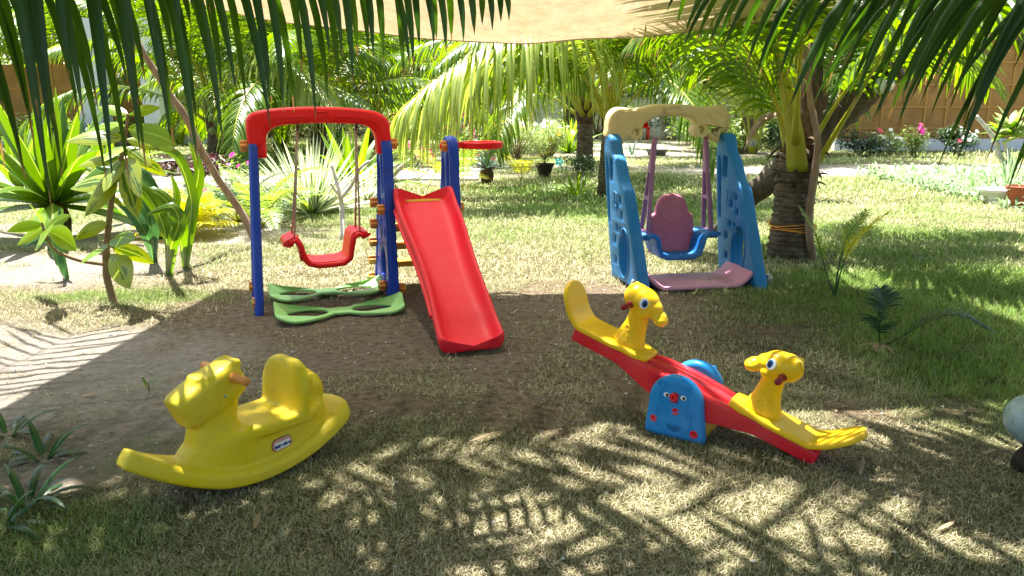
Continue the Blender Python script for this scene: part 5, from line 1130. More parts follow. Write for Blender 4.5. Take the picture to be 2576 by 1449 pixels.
# variegated rubber-like shrub with explicit leaves
p = Gd(290, 765); rb = empty('variegated_shrub', p, 'young shrub with broad lime and dark green leaves on one crooked brown stem', 'shrub'); mb = MB()
stem = [p + Vector((0, 0, -.03)), A(268, 690, 4.9), A(270, 600, 4.9), A(285, 480, 4.88), A(305, 400, 4.86), A(318, 320, 4.85), A(322, 285, 4.85)]
mb.tube([q_ - p for q_ in smooth_path(stem)], [.026 - .018 * i / 24 for i in range(25)], 8, True, 0, 1, .25)
mb.tube([q_ - p for q_ in smooth_path([A(266, 665, 4.9), A(200, 655, 4.85), A(140, 630, 4.8), A(115, 590, 4.8), A(105, 560, 4.8)])], [.014 - .007 * i / 16 for i in range(17)], 6); mb.build('stem', M['stem'], rb)
mb = MB(); mb2 = MB(); random.seed(5)
LV = [((322, 288), (245, 268), 0, 1), ((330, 290), (400, 268), 0, 1), ((318, 320), (215, 330), 0, 1), ((322, 325), (440, 360), .02, 1), ((325, 318), (385, 330), 0, 1), ((315, 345), (170, 352), 0, 0), ((318, 350), (400, 375), 0, 0), ((310, 365), (262, 402), -.2, 0), ((312, 370), (380, 420), 0, 0),
      ((305, 395), (200, 415), -.1, 0), ((305, 400), (262, 478), -.25, 0), ((310, 400), (352, 490), -.2, 0), ((300, 420), (235, 500), -.1, 0), ((308, 425), (345, 545), -.15, 0), ((345, 400), (415, 440), 0, 0), ((296, 450), (215, 540), 0, 0), ((298, 455), (180, 470), .1, 0), ((372, 365), (440, 372), .1, 1), ((285, 500), (330, 520), .1, 0),
      ((275, 610), (205, 660), -.1, 1), ((275, 605), (335, 600), -.2, 1), ((278, 640), (325, 720), -.2, 0), ((280, 620), (385, 660), .1, 0), ((270, 560), (190, 600), .1, 0),
      ((105, 560), (75, 515), -.1, 1), ((108, 565), (20, 580), 0, 1), ((110, 575), (45, 615), -.15, 1), ((112, 580), (95, 620), -.3, 1), ((115, 575), (175, 540), .1, 1), ((118, 580), (190, 625), -.1, 1), ((110, 570), (60, 560), .2, 1)]
for (a0, a1, dy, lm) in LV:
    q0 = A(a0[0], a0[1], 4.86) - p; q1 = A(a1[0], a1[1], 4.86 + dy + random.uniform(-.12, .12)) - p; d = q1 - q0; ln = d.length * 1.04
    sd_ = d.cross(Vector((random.uniform(-.5, .5), -.85, random.uniform(.1, .9)))).normalized()
    dd = d.normalized() + Vector((0, 0, .16))
    add_leaf(mb2 if lm else mb, q0, dd, ln, ln * .38, .42, 8, .12, 'oval', 0, sd_)
mb.build('dark_leaves', M['rubber'], rb); mb2.build('lime_leaves', M['lime'], rb)
# tall broad strap lilies right of it
p = Gd(440, 690); random.seed(21)
def lily(px, py, leaves, label, mat='strap', w_=.09):
    base = Gd(px, py); o = empty('broad_leaf_lily', base, label, 'lily plant', 'lilies with broad folded leaves'); 
    for pts in leaves:
        mb = MB(); pp = smooth_path([base + Vector((0, 0, -.02))] + [A(a, b_, Y_) for a, b_, Y_ in pts], 4); pp = [q_ - base for q_ in pp]; n_ = len(pp) - 1
        nn_ = Vector((random.uniform(-.6, .6), -.9, .35)); sds = [(pp[min(i + 1, n_)] - pp[max(0, i - 1)]).cross(nn_).normalized() for i in range(n_ + 1)]
        mb.strip(pp, sds, [w_ * max(.08, (.35 + .65 * math.sin(PI * min(1, .15 + .6 * i / n_))) * (1 - max(0, i / n_ - .6) ** 1.5 * 3.4)) for i in range(n_ + 1)], .3); mb.build('leaf', M[mat], o)
    return o
lily(465, 672, [[(472, 600, 5.6), (480, 500, 5.6), (440, 390, 5.6), (370, 365, 5.6)], [(462, 590, 5.7), (480, 520, 5.7), (500, 430, 5.7), (478, 360, 5.7)], [(450, 590, 5.5), (430, 520, 5.5), (380, 480, 5.5), (330, 500, 5.5)]], 'lily with long folded leaves arching above the yellow palm clump')
lily(418, 690, [[(420, 620, 5.2), (400, 540, 5.2), (350, 470, 5.2), (300, 455, 5.2)], [(415, 630, 5.3), (418, 570, 5.3), (440, 500, 5.3), (430, 440, 5.3)], [(430, 620, 5.1), (450, 560, 5.1), (430, 520, 5.1), (370, 540, 5.1)]], 'lily with drooping leaf tips just right of the variegated shrub')
lily(385, 655, [[(372, 600, 5.8), (330, 530, 5.8), (270, 490, 5.8)], [(380, 590, 5.9), (360, 520, 5.9), (300, 440, 5.9), (240, 420, 5.9)], [(385, 580, 5.8), (390, 500, 5.8), (350, 430, 5.8), (330, 470, 5.8)]], 'dark lily half hidden behind the variegated shrub', 'strapdark')
lily(165, 700, [[(150, 640, 5.6), (145, 560, 5.6), (150, 520, 5.6)], [(140, 660, 5.5), (110, 600, 5.5), (60, 620, 5.5)], [(150, 680, 5.4), (140, 640, 5.4), (128, 600, 5.4)]], 'dark lily below the strap-leaved plant on the stump', 'strapdark', .07)
rosette(Gd(265, 450), 14, 1.2, .13, 'straplight', 'pale upright lily behind the variegated shrub at left', (35, 85), .5, seed=17, cat='lily plant', name='broad_leaf_lily')
rosette(Gd(55, 470), 12, 1.3, .14, 'strap', 'upright lily at the far left edge behind the big strap plant', (30, 85), .5, seed=18, cat='lily plant', name='broad_leaf_lily')
rosette(Gd(620, 400), 22, 1.1, .13, 'straplight', 'bright green strap plant beside the stout coconut palm trunk', (12, 80), .8, seed=19)
rosette(Gd(888, 480), 24, 1.15, .14, 'straplight', 'bright lime strap-leaved plant behind the right swing rope', (22, 84), .75, seed=23)
rosette(Gd(785, 535), 150, .95, .065, 'agave', 'large round variegated agave with cream leaf margins behind the swing', (-8, 88), .12, 'dagger', .35, 'agave', 'agave', 'agaves on the lawn', seed=25, segs=5)
rosette(Gd(925, 505), 44, .55, .05, 'agave', 'smaller variegated agave partly behind the ladder', (0, 85), .12, 'dagger', .35, 'agave', 'agave', 'agaves on the lawn', seed=26, segs=5)
rosette(Gd(1225, 462), 30, .50, .04, 'bluegave', 'blue-green agave on a stubby pineapple-like trunk beneath the hoop', (0, 84), .35, 'dagger', .35, 'agave', 'agave', 'agaves on the lawn', trunk=(.10, .27), seed=27, segs=6)
rosette(Gd(1375, 483), 20, .27, .022, 'agave', 'little variegated agave on the lawn in front of the dark pot', (15, 80), .25, 'dagger', .3, 'agave', 'agave', 'agaves on the lawn', seed=28, segs=5)
rosette(Gd(850, 345), 30, .7, .06, 'bluegave', 'dark spiky agave seen under the red bar', (5, 80), .2, 'dagger', .3, 'agave', 'agave', 'agaves on the lawn', seed=29, segs=5)
rosette(Gd(978, 355), 30, .62, .055, 'bluegave', 'dark spiky agave just right of the red bar', (5, 80), .2, 'dagger', .3, 'agave', 'agave', 'agaves on the lawn', seed=30, segs=5)
rosette(Gd(1452, 492), 12, .48, .05, 'straplight', 'young lime-coloured strap plant near the blue swing left leg', (15, 75), .6, seed=31)
rosette(Gd(1430, 385), 30, 1.1, .09, 'straplight', 'bright fern-like clump left of the dark palm trunk', (20, 84), .5, seed=32)
rosette(Gd(1590, 388), 12, .5, .04, 'bluegave', 'small tuft of grey-green leaves left of the grey basin', (20, 75), .5, seed=33)
# cycads and small palms
cycad(Gd(655, 575), 12, 1.02, .17, .013, 'cycad', 'feathery cycad spreading behind the left blue post', (35, 78), bend=75, nl=44, seed=41, group='cycads and palm seedlings', rwid=.009)
cycad(Gd(600, 560), 9, .9, .15, .013, 'cycadd', 'bluish cycad left of the leaning stick', (30, 75), bend=75, nl=40, seed=42, group='cycads and palm seedlings', rwid=.009)
cycad(Gd(470, 595), 26, .5, .20, .018, 'yfern', 'yellow clump of small palm fronds left of the leaning stick', (25, 85), bend=50, nl=16, seed=43, name='golden_palm', cat='palm shrub', droop=.6)
cycad(Gd(1068, 492), 2, .85, .15, .018, 'cycad', 'two-leaved palm seedling between the swing set ladder and path', (58, 70), bend=25, nl=18, seed=44, name='palm_seedling', cat='palm seedling', group='cycads and palm seedlings')
cycad(Gd(1120, 470), 6, 1.0, .2, .016, 'yfern', 'pale palm seedling behind the slide top', (35, 70), bend=60, nl=26, seed=45, name='palm_seedling', cat='palm seedling', group='cycads and palm seedlings')
cycad(Gd(1165, 480), 3, 1.1, .22, .018, 'cycad', 'tall palm seedling left of the trunked agave', (60, 80), bend=30, nl=26, seed=46, name='palm_seedling', cat='palm seedling', group='cycads and palm seedlings')
cycad(Gd(1310, 455), 4, .75, .2, .02, 'yfern', 'small lime palm seedling right of the trunked agave', (50, 75), bend=60, nl=16, seed=47, name='palm_seedling', cat='palm seedling', group='cycads and palm seedlings')
# right side cycads
b_ = Gd(2100, 748); o = empty('small_cycad', b_, 'lanky cycad with three long bare stalks on the green lawn by the nearest palm', 'cycad', 'cycads and palm seedlings')
for i, pts in enumerate([[(2080, 690, 5.05), (2055, 600, 5.05), (2010, 520, 5.1)], [(2120, 670, 5.0), (2155, 600, 5.0), (2240, 530, 4.95)], [(2110, 670, 5.1), (2135, 590, 5.1), (2180, 530, 5.15)]]):
    mb = MB(); pp = smooth_path([b_] + [A(*q_) for q_ in pts]); frond_geo(mb, [q_ - b_ for q_ in pp], .11, 34, .010, .40, .3, .006, .5, 50 + i, 3, .2, .1, .3); mb.build('frond', [M['yfern' if i == 1 else 'cycad'], M['strapdark']], o)
b_ = Gd(2215, 872); o = empty('small_cycad', b_, 'small dark cycad with one upright and one low arching frond at right', 'cycad', 'cycads and palm seedlings')
for i, pts in enumerate([[(2212, 820, 3.9), (2225, 770, 3.9), (2215, 725, 3.95)], [(2280, 840, 3.85), (2350, 800, 3.8), (2420, 795, 3.75), (2490, 830, 3.7)]]):
    mb = MB(); pp = smooth_path([b_] + [A(*q_) for q_ in pts]); frond_geo(mb, [q_ - b_ for q_ in pp], .12, 36, .0075, .25, .6, .004, .5, 60 + i, 4, .45, .08, .4); mb.build('frond', [M['cycadd'], M['strapdark']], o)
mb = MB(); random.seed(8)
for k in range(9): a = random.uniform(2.2, 6.0); add_leaf(mb, (0, 0, .02), Vector((math.cos(a), math.sin(a), .25)), random.uniform(.08, .2), .022, 1.2, 4, .3)
mb.build('dead_leaves', M['frondry'], o)
# coleus and low flowers on the left
shrub(Gd(505, 465), .34, .5, 'dark maroon coleus bush between the lilies and the stout palm', 'coleus', 500, .11, cat='coleus', name='coleus_bush')
shrub(Gd(430, 440), .28, .36, 'smaller dark maroon coleus nearer the lilies', 'coleus', 260, .10, cat='coleus', name='coleus_bush')
PF = 'periwinkle and rose bushes'
shrub(Gd(520, 545), .3, .36, 'sparse periwinkle with pink flowers below the coleus', 'bush', 340, .07, [('rose', 8)], PF, 'flower bush', fsize=.035, name='flower_bush')
shrub(Gd(590, 470), .35, .45, 'thin pink-flowered bush behind the bluish cycad', 'bush', 240, .07, [('magenta', 5)], PF, 'flower bush', fsize=.04, name='flower_bush')
shrub(Gd(1045, 425), .5, .6, 'loose rose bush with red-pink flowers left of the tiled path', 'bushl', 650, .09, [('rose', 14)], PF, 'flower bush', fsize=.06, name='flower_bush')
shrub(Gd(1000, 355), .7, .8, 'reddish flowering bush behind the dark spiky agaves', 'bushl', 800, .12, [('rose', 30)], PF, 'flower bush', fsize=.09, name='flower_bush')
shrub(Gd(1170, 395), .62, .95, 'pink and magenta flower bush right behind the ball hoop', 'bushl', 1100, .09, [('magenta', 12), ('rose', 14)], PF, 'flower bush', fsize=.06, name='flower_bush')
shrub(Gd(1240, 392), .42, .9, 'purple and violet flower bush around the slim palm trunk', 'bush', 600, .09, [('mauve', 12), ('magenta', 5)], PF, 'flower bush', fsize=.06, name='flower_bush')
shrub(Gd(1205, 425), .45, .4, 'low straggly pink-flowered bush under the hoop', 'bush', 500, .07, [('rose', 9)], PF, 'flower bush', fsize=.05, name='flower_bush')
shrub(Gd(1300, 400), .58, .92, 'rounded pale green shrub with a few yellow flowers', 'bushl', 3000, .055, [('yel', 5), ('wht', 22)], PF, 'flower bush', fsize=.06, name='flower_bush', stems=12)
shrub(Gd(1385, 398), .48, .92, 'bushy green shrub between the yellow flowered one and the dark palm', 'bushl', 2400, .055, [('yel', 3), ('wht', 10)], PF, 'flower bush', fsize=.07, name='flower_bush', stems=12)
shrub(Gd(1455, 442), .35, .35, 'low dark green shrub at the foot of the dark-trunked palm', 'bushd', 420, .08, cat='shrub')
for px_, py_, r_, h_, mt, lb in ((1770, 372, 1.3, 1.6, 'bush', 'leafy shrub behind the right side of the cream beam'), (1830, 385, .9, .9, 'bushl', 'pale variegated shrub behind the right blue leg'), (1715, 350, 1.2, 1.3, 'bushd', 'dark shrub beyond the grey basin'),
        (1900, 372, 1.0, 1.0, 'bushd', 'dark shrub between the blue swing and the nearest palm'), (420, 362, 1.5, 1.2, 'bush', 'leafy shrub at the foot of the right white pillar'), (560, 345, 1.8, 1.3, 'bushd', 'dark shrub behind the stout palm'), (250, 368, 1.6, .9, 'bushd', 'shrub at the foot of the left white pillar'),
        (760, 345, 1.6, 1.1, 'bush', 'shrub row under the red bar at left'), (905, 340, 1.8, 1.3, 'bushd', 'shrub row under the red bar at right'), (100, 372, 1.6, 1.0, 'bush', 'shrub before the orange wall at far left'), (1500, 348, 1.8, 2.2, 'bush', 'tall leafy shrub behind the dark-trunked palm'), (1350, 340, 2.0, 2.4, 'tree', 'tall shrub behind the pale rounded shrubs'), (1130, 332, 1.8, 2.0, 'bushd', 'dark shrub beside the end of the tiled path'), (1640, 315, 2.2, 1.8, 'tree', 'distant shrub seen under the cream beam')):
    shrub(Gd(px_, py_), r_, h_, lb, mt, 1500, .17, cat='shrub', group='green shrubs across the garden', stems=8)
# bed against the fence
shrub(Gd(2160, 392), .55, .68, 'dark green leafy shrub with red flowers at the left end of the woven fence', 'bushd', 900, .12, [('rose', 4)], PF, 'flower bush', fsize=.09, name='flower_bush')
shrub(Gd(2240, 395), .28, .62, 'bush crowned with white flowers beside the magenta one', 'bushl', 700, .09, [('wht', 12)], PF, 'flower bush', fsize=.06, name='flower_bush')
shrub(Gd(2298, 395), .36, .70, 'bush topped with bright magenta flowers in front of the fence', 'bushl', 900, .09, [('magenta', 10), ('rose', 4)], PF, 'flower bush', fsize=.06, name='flower_bush')
shrub(Gd(2400, 388), .55, .72, 'dark bush dotted with white flowers against the woven fence', 'bushd', 1700, .10, [('wht', 13), ('rose', 2)], PF, 'flower bush', fsize=.06, name='flower_bush')
shrub(Gd(1985, 395), .5, .55, 'dark bush with pink flowers behind the nearest palm trunk', 'bushd', 700, .1, [('magenta', 5)], PF, 'flower bush', fsize=.08, name='flower_bush')
# bare frangipani cutting
b_ = Gd(862, 600); o = empty('bare_sapling', b_, 'bare pale forked sapling without leaves behind the swing seat', 'sapling'); mb = MB()
for pts, r0_ in (([b_ + Vector((0, 0, -.03)), A(860, 520, 7.6), A(857, 498, 7.6)], .028), ([A(857, 500, 7.6), A(845, 450, 7.62), A(833, 412, 7.65)], .02), ([A(857, 500, 7.6), A(885, 465, 7.55), A(905, 425, 7.5), A(928, 405, 7.5)], .02), ([A(850, 488, 7.6), A(840, 475, 7.5), A(832, 462, 7.4)], .015)):
    pp = smooth_path([q_ - b_ for q_ in pts]); mb.tube(pp, [r0_ * (1 - .35 * i / len(pp)) for i in range(len(pp))], 8, True, 0, 1, .2)
mb.build('forked_stem', M['bare'], o)
b_ = Gd(985, 455); o = empty('bare_sapling', b_, 'bare pale stick slanting out to the right of the ladder', 'sapling'); mb = MB(); pp = smooth_path([Vector((0, 0, -.03)), A(1000, 430, 11.5) - b_, A(1040, 398, 11.4) - b_]); mb.tube(pp, .035, 7); mb.build('stem', M['bare'], o)
# leaning stick
b_ = Gd(650, 625); o = empty('leaning_stick', b_, 'long crooked wooden stick leaning up to the left from behind the red swing', 'stick'); mb = MB()
pp = smooth_path([b_ + Vector((0, 0, -.02)), A(610, 540, 6.9), A(545, 445, 6.75), A(505, 375, 6.6), A(470, 300, 6.5), A(425, 235, 6.4), A(380, 165, 6.3), A(335, 85, 6.2), A(310, -20, 6.1)], 5)
mb.tube([q_ - b_ for q_ in pp], [.034 - .012 * i / len(pp) for i in range(len(pp))], 9, True, 0, 1, .3); mb.build('stick', M['pole'], o)
# lower left strap plants
for px_, py_, s_, n_, lb, sd_ in ((70, 1275, .30, 20, 'dark spider lily nearest the lower left corner', 51), (110, 1150, .24, 16, 'spider lily in the middle of the three at lower left', 52), (20, 1090, .26, 14, 'spider lily cut by the left edge of the photo', 53), (5, 1330, .26, 12, 'spider lily in the bottom left corner', 54)):
    rosette(Gd(px_, py_), n_, s_ * .82, .024, 'strapdark', lb, (5, 62), 1.9, 'strap', .25, 'lily plant', 'spider_lily', 'spider lilies at lower left', seed=sd_)
# tiny weed in the sand
rosette(Gd(375, 985), 7, .05, .014, 'bush', 'tiny green weed alone on the bare sand', (20, 60), .5, 'oval', .2, 'weed', 'weed', seed=61, trunk=(.003, .05), trunk_mat='stem', segs=4)
# ---------------------------------------------------------------- pots and tubs
def pot(base, prof, mat, label, name='plant_pot', cat='plant pot', jag=0, soil=True, loc_r=None):
    o = empty(name, base, label, cat); mb = MB(); mb.lathe(prof, (0, 0, 0), 32, 0, jag); mb.build('pot', M[mat], o, True, 45)
    if soil: r_ = prof[-1][0] * .97; mb = MB(); mb.lathe([(.01, soil - .01), (r_, soil), (r_ * .6, soil + .012), (.01, soil + .016)], (0, 0, 0), 20); mb.build('soil', M['soil'], o)
    return o
b_ = Gd(1370, 445); pot(b_, [(a_ * .55, b2 * .6) for a_, b2 in [(.16, 0), (.20, .12), (.26, .30), (.30, .36), (.31, .40), (.295, .41), (.27, .36), (.24, .3)]], 'darkpot', 'dark fluted plant pot holding a thin branching shrub', jag=.03, soil=.19)
o = empty('potted_shrub', b_ + Vector((0, 0, .19)), 'thin branching shrub with scattered leaves growing in the dark pot', 'shrub'); mb = MB(); mb2 = MB(); rnd = random.Random(3)
for k in range(9):
    a = k * .75; q_ = rnd.uniform(.4, 1); e_ = Vector((math.cos(a) * .55 * q_, math.sin(a) * .35, .35 + .35 * rnd.random())); pp = smooth_path([Vector((0, 0, -.02)), Vector((0, 0, .12)), e_ * .55 + Vector((0, 0, .05)), e_]); mb.tube(pp, [.013 * (1 - .8 * i / len(pp)) for i in range(len(pp))], 5)
    for c_ in pp[5:]:
        leaf_cloud(mb2, [(c_, (.08, .08, .08))], 5, .055, rnd=rnd)
mb.build('branches', M['stem'], o); mb2.build('foliage', M['bush'], o, False)
f = None
for px_, py_, c_ in ((1405, 411, 'aqua'), (1411, 415, 'aqua')):
    pass
o = empty('toy_pinwheel', Gd(1406, 425), 'turquoise plastic flower pinwheel beside the dark pot', 'pinwheel'); mb = MB(); mb.tube([(0, 0, -.02), (0, 0, .13)], .006, 6); mb.build('stick', M['wplaster'], o)
fl = bpy.data.objects.new('petals', flower_mesh('aqua', .09)); COL.objects.link(fl); fl.parent = o; fl.location = (0, -.03, .14); fl.rotation_euler = (R(70), 0, .2)
pot(Gd(2508, 512), [(.13, 0), (.17, .08), (.19, .14), (.225, .16), (.23, .19), (.215, .20), (.19, .18), (.17, .15)], 'whitetub', 'wide white plastic planter with a rolled rim beside the terracotta pot', soil=.15)
pot(Gd(2570, 522), [(.14, 0), (.16, .12), (.18, .22), (.20, .225), (.205, .27), (.19, .275), (.175, .24), (.16, .2)], 'terra', 'terracotta pot with ridged rim at the right edge', soil=.2)
rosette(Gd(2540, 500) + Vector((0, .1, .2)), 26, .55, .02, 'cover', 'wispy grass-like plant growing in the terracotta pot', (30, 85), .5, seed=71, cat='plant', name='potted_grass')
b_ = Gd(1652, 391); o = empty('rubber_basin', b_, 'shallow dark grey basin with flared rim lying on the sunlit lawn', 'basin'); mb = MB(); mb.lathe([(p_ * .34, q_ * .42) for p_, q_ in [(.62, 0), (.72, .20), (.86, .33), (.87, .36), (.84, .36), (.70, .2), (.6, .05), (.1, .04)]], (0, 0, 0), 40); mb.build('basin', M['greytub'], o, True, 45)
# frangipani (plumeria) at right
b_ = Gd(2555, 430); o = empty('frangipani', b_, 'frangipani with a rosette of broad pale leaves and a bare twig at right', 'small tree'); mb = MB()
for pts in ([b_ + Vector((0, 0, -.05)), A(2540, 400, 15), A(2525, 355, 14.9)], [b_ + Vector((-.05, 0, 0)), A(2512, 390, 15), A(2508, 360, 15), A(2480, 320, 15), A(2455, 292, 15)]):
    pp = smooth_path([q_ - b_ for q_ in pts]); mb.tube(pp, [.055 * (1 - .4 * i / len(pp)) for i in range(len(pp))], 8, True, 0, 1, .2)
mb.build('stem', M['bare'], o)
for k, (px_, py_) in enumerate(((2530, 340), (2545, 318), (2560, 345))):
    mb = MB(); random.seed(80 + k)
    for i in range(13): a = i * 2.4; el = R(70 - 5.5 * i); d = Vector((math.cos(a) * math.cos(el), math.sin(a) * math.cos(el), math.sin(el))); add_leaf(mb, A(px_, py_, 15) - b_, d, .48, .15, .7, 6, .15, 'oval')
    mb.build('leaves', M['bushl' if k else 'straplight'], o)
# ground cover patch
rnd = random.Random(12); mb = MB(); cnt = 0
while cnt < 3600:
    x_ = rnd.uniform(4.2, 11.5); y_ = rnd.uniform(8.6, 14.6); px0 = 1288 + 1982 * x_ / (y_ * .974 + .27); py0 = 266 + 1.22 * 1982 / (y_ * .97) 
    lim = 535 - max(0, (2560 - px0)) * .24
    if px0 < 2110 or py0 > lim or py0 < 425: continue
    cnt += 1; z_ = hz(x_, y_) if cnt % 9 == 0 else 0; a = rnd.uniform(0, 2 * PI); el = rnd.uniform(.35, 1.4); hh_ = rnd.uniform(.0, .16)
    d = Vector((math.cos(a) * math.cos(el), math.sin(a) * math.cos(el), math.sin(el))); random.seed(cnt)
    for q_ in range(3): add_leaf(mb, (x_ + rnd.uniform(-.06, .06), y_ + rnd.uniform(-.06, .06), hh_ * q_ * .5), (d + Vector((rnd.uniform(-.6, .6), rnd.uniform(-.6, .6), 0))).normalized(), rnd.uniform(.12, .24), .034, 1.3, 3, .2, 'strap')
gc = mb.build('ground_cover', M['cover']); tag(gc, 'bed of pale blue-green leafy ground cover on the right of the lawn', 'ground cover', kind='stuff')
# ---------------------------------------------------------------- fences, pillars, far things
def woven_fence(p0, p1, h, label, rows, step, kerb=True):
    p0 = Vector(p0); p1 = Vector(p1); d = (p1 - p0); ln = d.length; u = d.normalized(); nrm = Vector((-u.y, u.x, 0)); 
    if nrm.y > 0: nrm = -nrm
    o = empty('woven_fence', p0, label, 'fence', 'fences of woven panels', rz=math.atan2(u.y, u.x)); sgn = 1 if (Matrix.Rotation(-math.atan2(u.y, u.x), 3, 'Z') @ nrm).y > 0 else -1
    mb = MB(); mb.box((ln / 2, 0, h / 2 + .18), (ln, .05, h - .30)); mb.build('woven_panel', M['woven'], o, False)
    for k in range(int(ln / step) + 1):
        mb = MB(); mb.box((k * step + .03, sgn * .04, h / 2 + .18), (.055, .03, h - .32)); mb.build('batten', M['timber'], o, False)
    for r_ in rows: mb = MB(); mb.box((ln / 2, sgn * .0405, r_), (ln, .026, .05)); mb.build('rail', M['timber'], o, False)
    if kerb: mb = MB(); mb.box((ln / 2, 0, .14), (ln + .1, .18, .38)); mb.build('kerb_wall', M['wplaster'], o, False)
    return o
woven_fence((9.0, 22.3, 0), (24, 22.9, 0), 3.6, 'orange-brown fence of woven panels with battens along the right', (.62, 1.2, 1.8, 2.4, 3.0), .60)
woven_fence((-24, 26.2, 0), (-8.6, 26.8, 0), 2.5, 'orange-brown woven fence behind the white pillars at left', (1.0, 1.75), .9)
for px_, wd2, lb in ((245, .72, 'broad white pillar at the left, behind the strap-leaved plants'), (395, .5, 'narrower white pillar left of the leaning stick')):
    b_ = A(px_, 330, 25.2); o = empty('white_pillar', (b_.x, 25.2, 0), lb, 'pillar', 'white pillars at left'); mb = MB(); mb.box((0, 0, 1.9), (wd2, wd2, 3.8)); mb.build('shaft', M['wplaster'], o, False); mb = MB(); mb.box((0, 0, .06), (wd2 + .12, wd2 + .12, .3)); mb.build('plinth', M['wplaster'], o, False)
# tiled path
mb = MB(); random.seed(2)
for k in range(34):
    y_ = 13.6 + k * .62; xc = -1.22 - .012 * (y_ - 13) + .1 * math.sin(y_ * .3)
    for j in (-1, 0, 1): mb.box((xc + j * .50, y_, .012 + random.uniform(-.004, .004)), (.475, .585, .05), random.uniform(-.01, .01))
tp_ = mb.build('path', M['concrete'], None, False); tag(tp_, kind='structure')
# house with thatched roof half hidden behind the trees
o = empty('thatched_hut', (-3.2, 37, 0), 'dim hut with a grey thatched roof half hidden behind the palms left of centre', 'hut'); mb = MB(); mb.box((0, 0, 1.2), (6, 4, 2.4)); mb.build('wall', M['dark'], o, False)
mb = MB(); rf = [(-3.8, -2.8, 2.2), (3.8, -2.8, 2.2), (3.8, 2.8, 2.2), (-3.8, 2.8, 2.2), (-1.5, 0, 4.6), (1.5, 0, 4.6)]; mb.add(rf, [(0, 1, 5, 4), (1, 2, 5), (2, 3, 4, 5), (3, 0, 4), (3, 2, 1, 0)]); mb.build('roof', M['thatch'], o, False)
# small far objects
o = empty('white_wall', (2.5, 33.5, 0), 'low white garden wall far behind, closing the lawn beyond the basin', 'wall'); mb = MB(); mb.box((0, 0, .75), (17, .25, 1.5)); mb.build('wall', M['wplaster'], o, False); mb = MB(); mb.box((0, 0, 1.54), (17.1, .35, .08)); mb.build('coping', M['concrete'], o, False)
b_ = G(1614, 352); o = empty('plastic_chair', b_, 'bright red plastic chair far off under the cream beam', 'chair'); mb = MB(); mb.box((0, 0, .45), (.5, .5, .05)); mb.build('seat', M['red'], o); mb = MB(); mb.box((0, .24, .75), (.5, .05, .6)); mb.build('backrest', M['red'], o)
for a_ in (-1, 1):
    for c_ in (-1, 1): mb = MB(); mb.box((a_ * .22, c_ * .2, .21), (.05, .05, .43)); mb.build('leg', M['red'], o)
for px_, lb, hh_ in ((1645, 'white covered garden chair just right of the red chair', .8), (1722, 'tall white draped shape beyond the basin', 1.15)):
    b_ = G(px_, 350); o = empty('draped_chair', b_, lb, 'covered chair', 'white covered furniture far off'); mb = MB(); mb.lathe([(.45, 0), (.42, hh_ * .4), (.33, hh_ * .55), (.28, hh_ * .9), (.2, hh_), (.03, hh_ * 1.02)], (0, 0, 0), 18, 0, .06); mb.build('cover', M['wplaster'], o)
b_ = G(987, 345); o = empty('compost_bin', b_, 'small teal bin with a pale pointed lid behind the red bar', 'bin'); mb = MB(); mb.lathe([(.36, 0), (.4, .8), (.42, .82)], (0, 0, 0), 20); mb.build('bin', M['cycadd'], o); mb = MB(); mb.lathe([(.5, .8), (.35, 1.0), (.08, 1.25), (.02, 1.27)], (0, 0, 0), 20); mb.build('lid', M['concrete'], o)
b_ = G(1122, 368); o = empty('lidded_bucket', b_, 'small pale bucket with a white lid beside the tiled path', 'bucket'); mb = MB(); mb.lathe([(.22, 0), (.28, .62), (.28, .64)], (0, 0, 0), 20); mb.build('bucket', M['concrete'], o, True, 40); mb = MB(); mb.lathe([(.30, .63), (.31, .69), (.28, .72), (.02, .73)], (0, 0, 0), 20); mb.build('lid', M['wplaster'], o, True, 40)
# glazed garden bowl at right edge
c = A(2612, 1058, 2.5); o = empty('ceramic_bowl', (c.x, c.y, hz(c.x, c.y)), 'glossy mottled pale blue glazed ceramic ball on a dark stand, cut by the right edge', 'garden ornament'); mb = MB(); zc = c.z; ellip(mb, (0, 0, zc), (.105, .105, .09), None, 32); mb.build('ball', M['glaze'], o)
mb = MB(); mb.lathe([(.07, -.02), (.055, .05), (.03, zc * .45), (.045, zc - .085), (.05, zc - .07)], (0, 0, 0), 20); mb.build('stand', M['darkpot'], o)
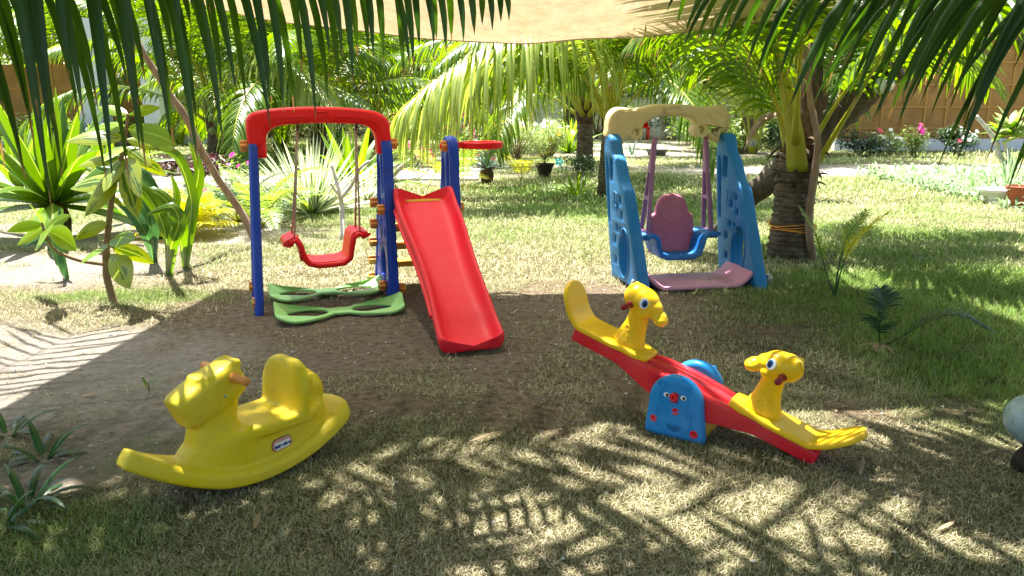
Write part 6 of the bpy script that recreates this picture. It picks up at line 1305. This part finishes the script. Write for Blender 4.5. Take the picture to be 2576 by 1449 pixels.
# fallen leaves
random.seed(14); LM = []
for k in range(3): mb = MB(); add_leaf(mb, (0, 0, .004), Vector((1, 0, .06 + .05 * k)), .09 + .05 * k, .018, .35, 5, .25, 'oval'); LM.append(mb.mesh('dry_leaf', M['frondry']))
lbs = ['dry curled leaf on the grass in the lower right corner', 'dry leaf on the green lawn right of the low cycad', 'thin dry leaf beside the seesaw low end', 'dry leaf on the bare sand at left', 'dry leaf near the slide toe', 'dry leaf between the horse and the seesaw', 'dry leaf below the rocking horse', 'dry leaf beside the ceramic ball']
for k, ((px_, py_), lb) in enumerate(zip(((2400, 1330), (2450, 915), (2160, 1215), (250, 1000), (1290, 795), (1180, 1120), (640, 1340), (2470, 1160)), lbs)):
    f = bpy.data.objects.new('dry_leaf', LM[k % 3]); COL.objects.link(f); f.location = Gd(px_, py_) + Vector((0, 0, .022)); f.rotation_euler = (random.uniform(-.2, .2), random.uniform(-.2, .2), random.uniform(0, 6)); tag(f, lb, 'leaf', 'dry leaves scattered on the lawn')

# ground litter: broken leaf bits, twigs and pebbles on the bare soil
rg = np.random.default_rng(9); mb = MB(); k = 0
YY = 1.6 + 5.2 * rg.random(12000); XX = (rg.random(12000) * 2 - 1) * (YY * .7 + .3); BB, S1, G1 = fields(XX, YY); HH = hgt(XX, YY); KK = rg.random(12000) < .06 + .5 * BB
for x_, y_, z_ in zip(XX[KK].tolist(), YY[KK].tolist(), (HH[KK] + .002).tolist()):
    k += 1; a = rg.random() * 6.28; t = Vector((math.cos(a), math.sin(a), rg.normal(0, .15))); s_ = Vector((-t.y, t.x, rg.normal(0, .3))).normalized(); l_ = .008 + .03 * rg.random() ** 2; w_ = l_ * (.08 if k % 3 else .35)
    c = Vector((x_, y_, z_ + .002))
    if k % 5 == 0:
        r_ = .003 + .006 * rg.random(); mb.add([c + Vector((r_, 0, 0)), c + Vector((0, r_, 0)), c - Vector((r_, 0, 0)), c - Vector((0, r_, 0)), c + Vector((0, 0, r_ * .8))], [(0, 1, 4), (1, 2, 4), (2, 3, 4), (3, 0, 4)], None, 1)
    else: mb.add([c - t * l_ * .5, c - s_ * w_ * .5 + Vector((0, 0, .003)), c + t * l_ * .5 + Vector((0, 0, .002)), c + s_ * w_ * .5 + Vector((0, 0, .003))], [(0, 1, 2, 3)], None, 0 if k % 2 else 2)
lt = mb.build('ground_litter', [M['frondry'], M['concrete'], M['stem']], None, False); tag(lt, 'scattered leaf bits, twigs and small pebbles on the bare soil', 'litter', kind='stuff')
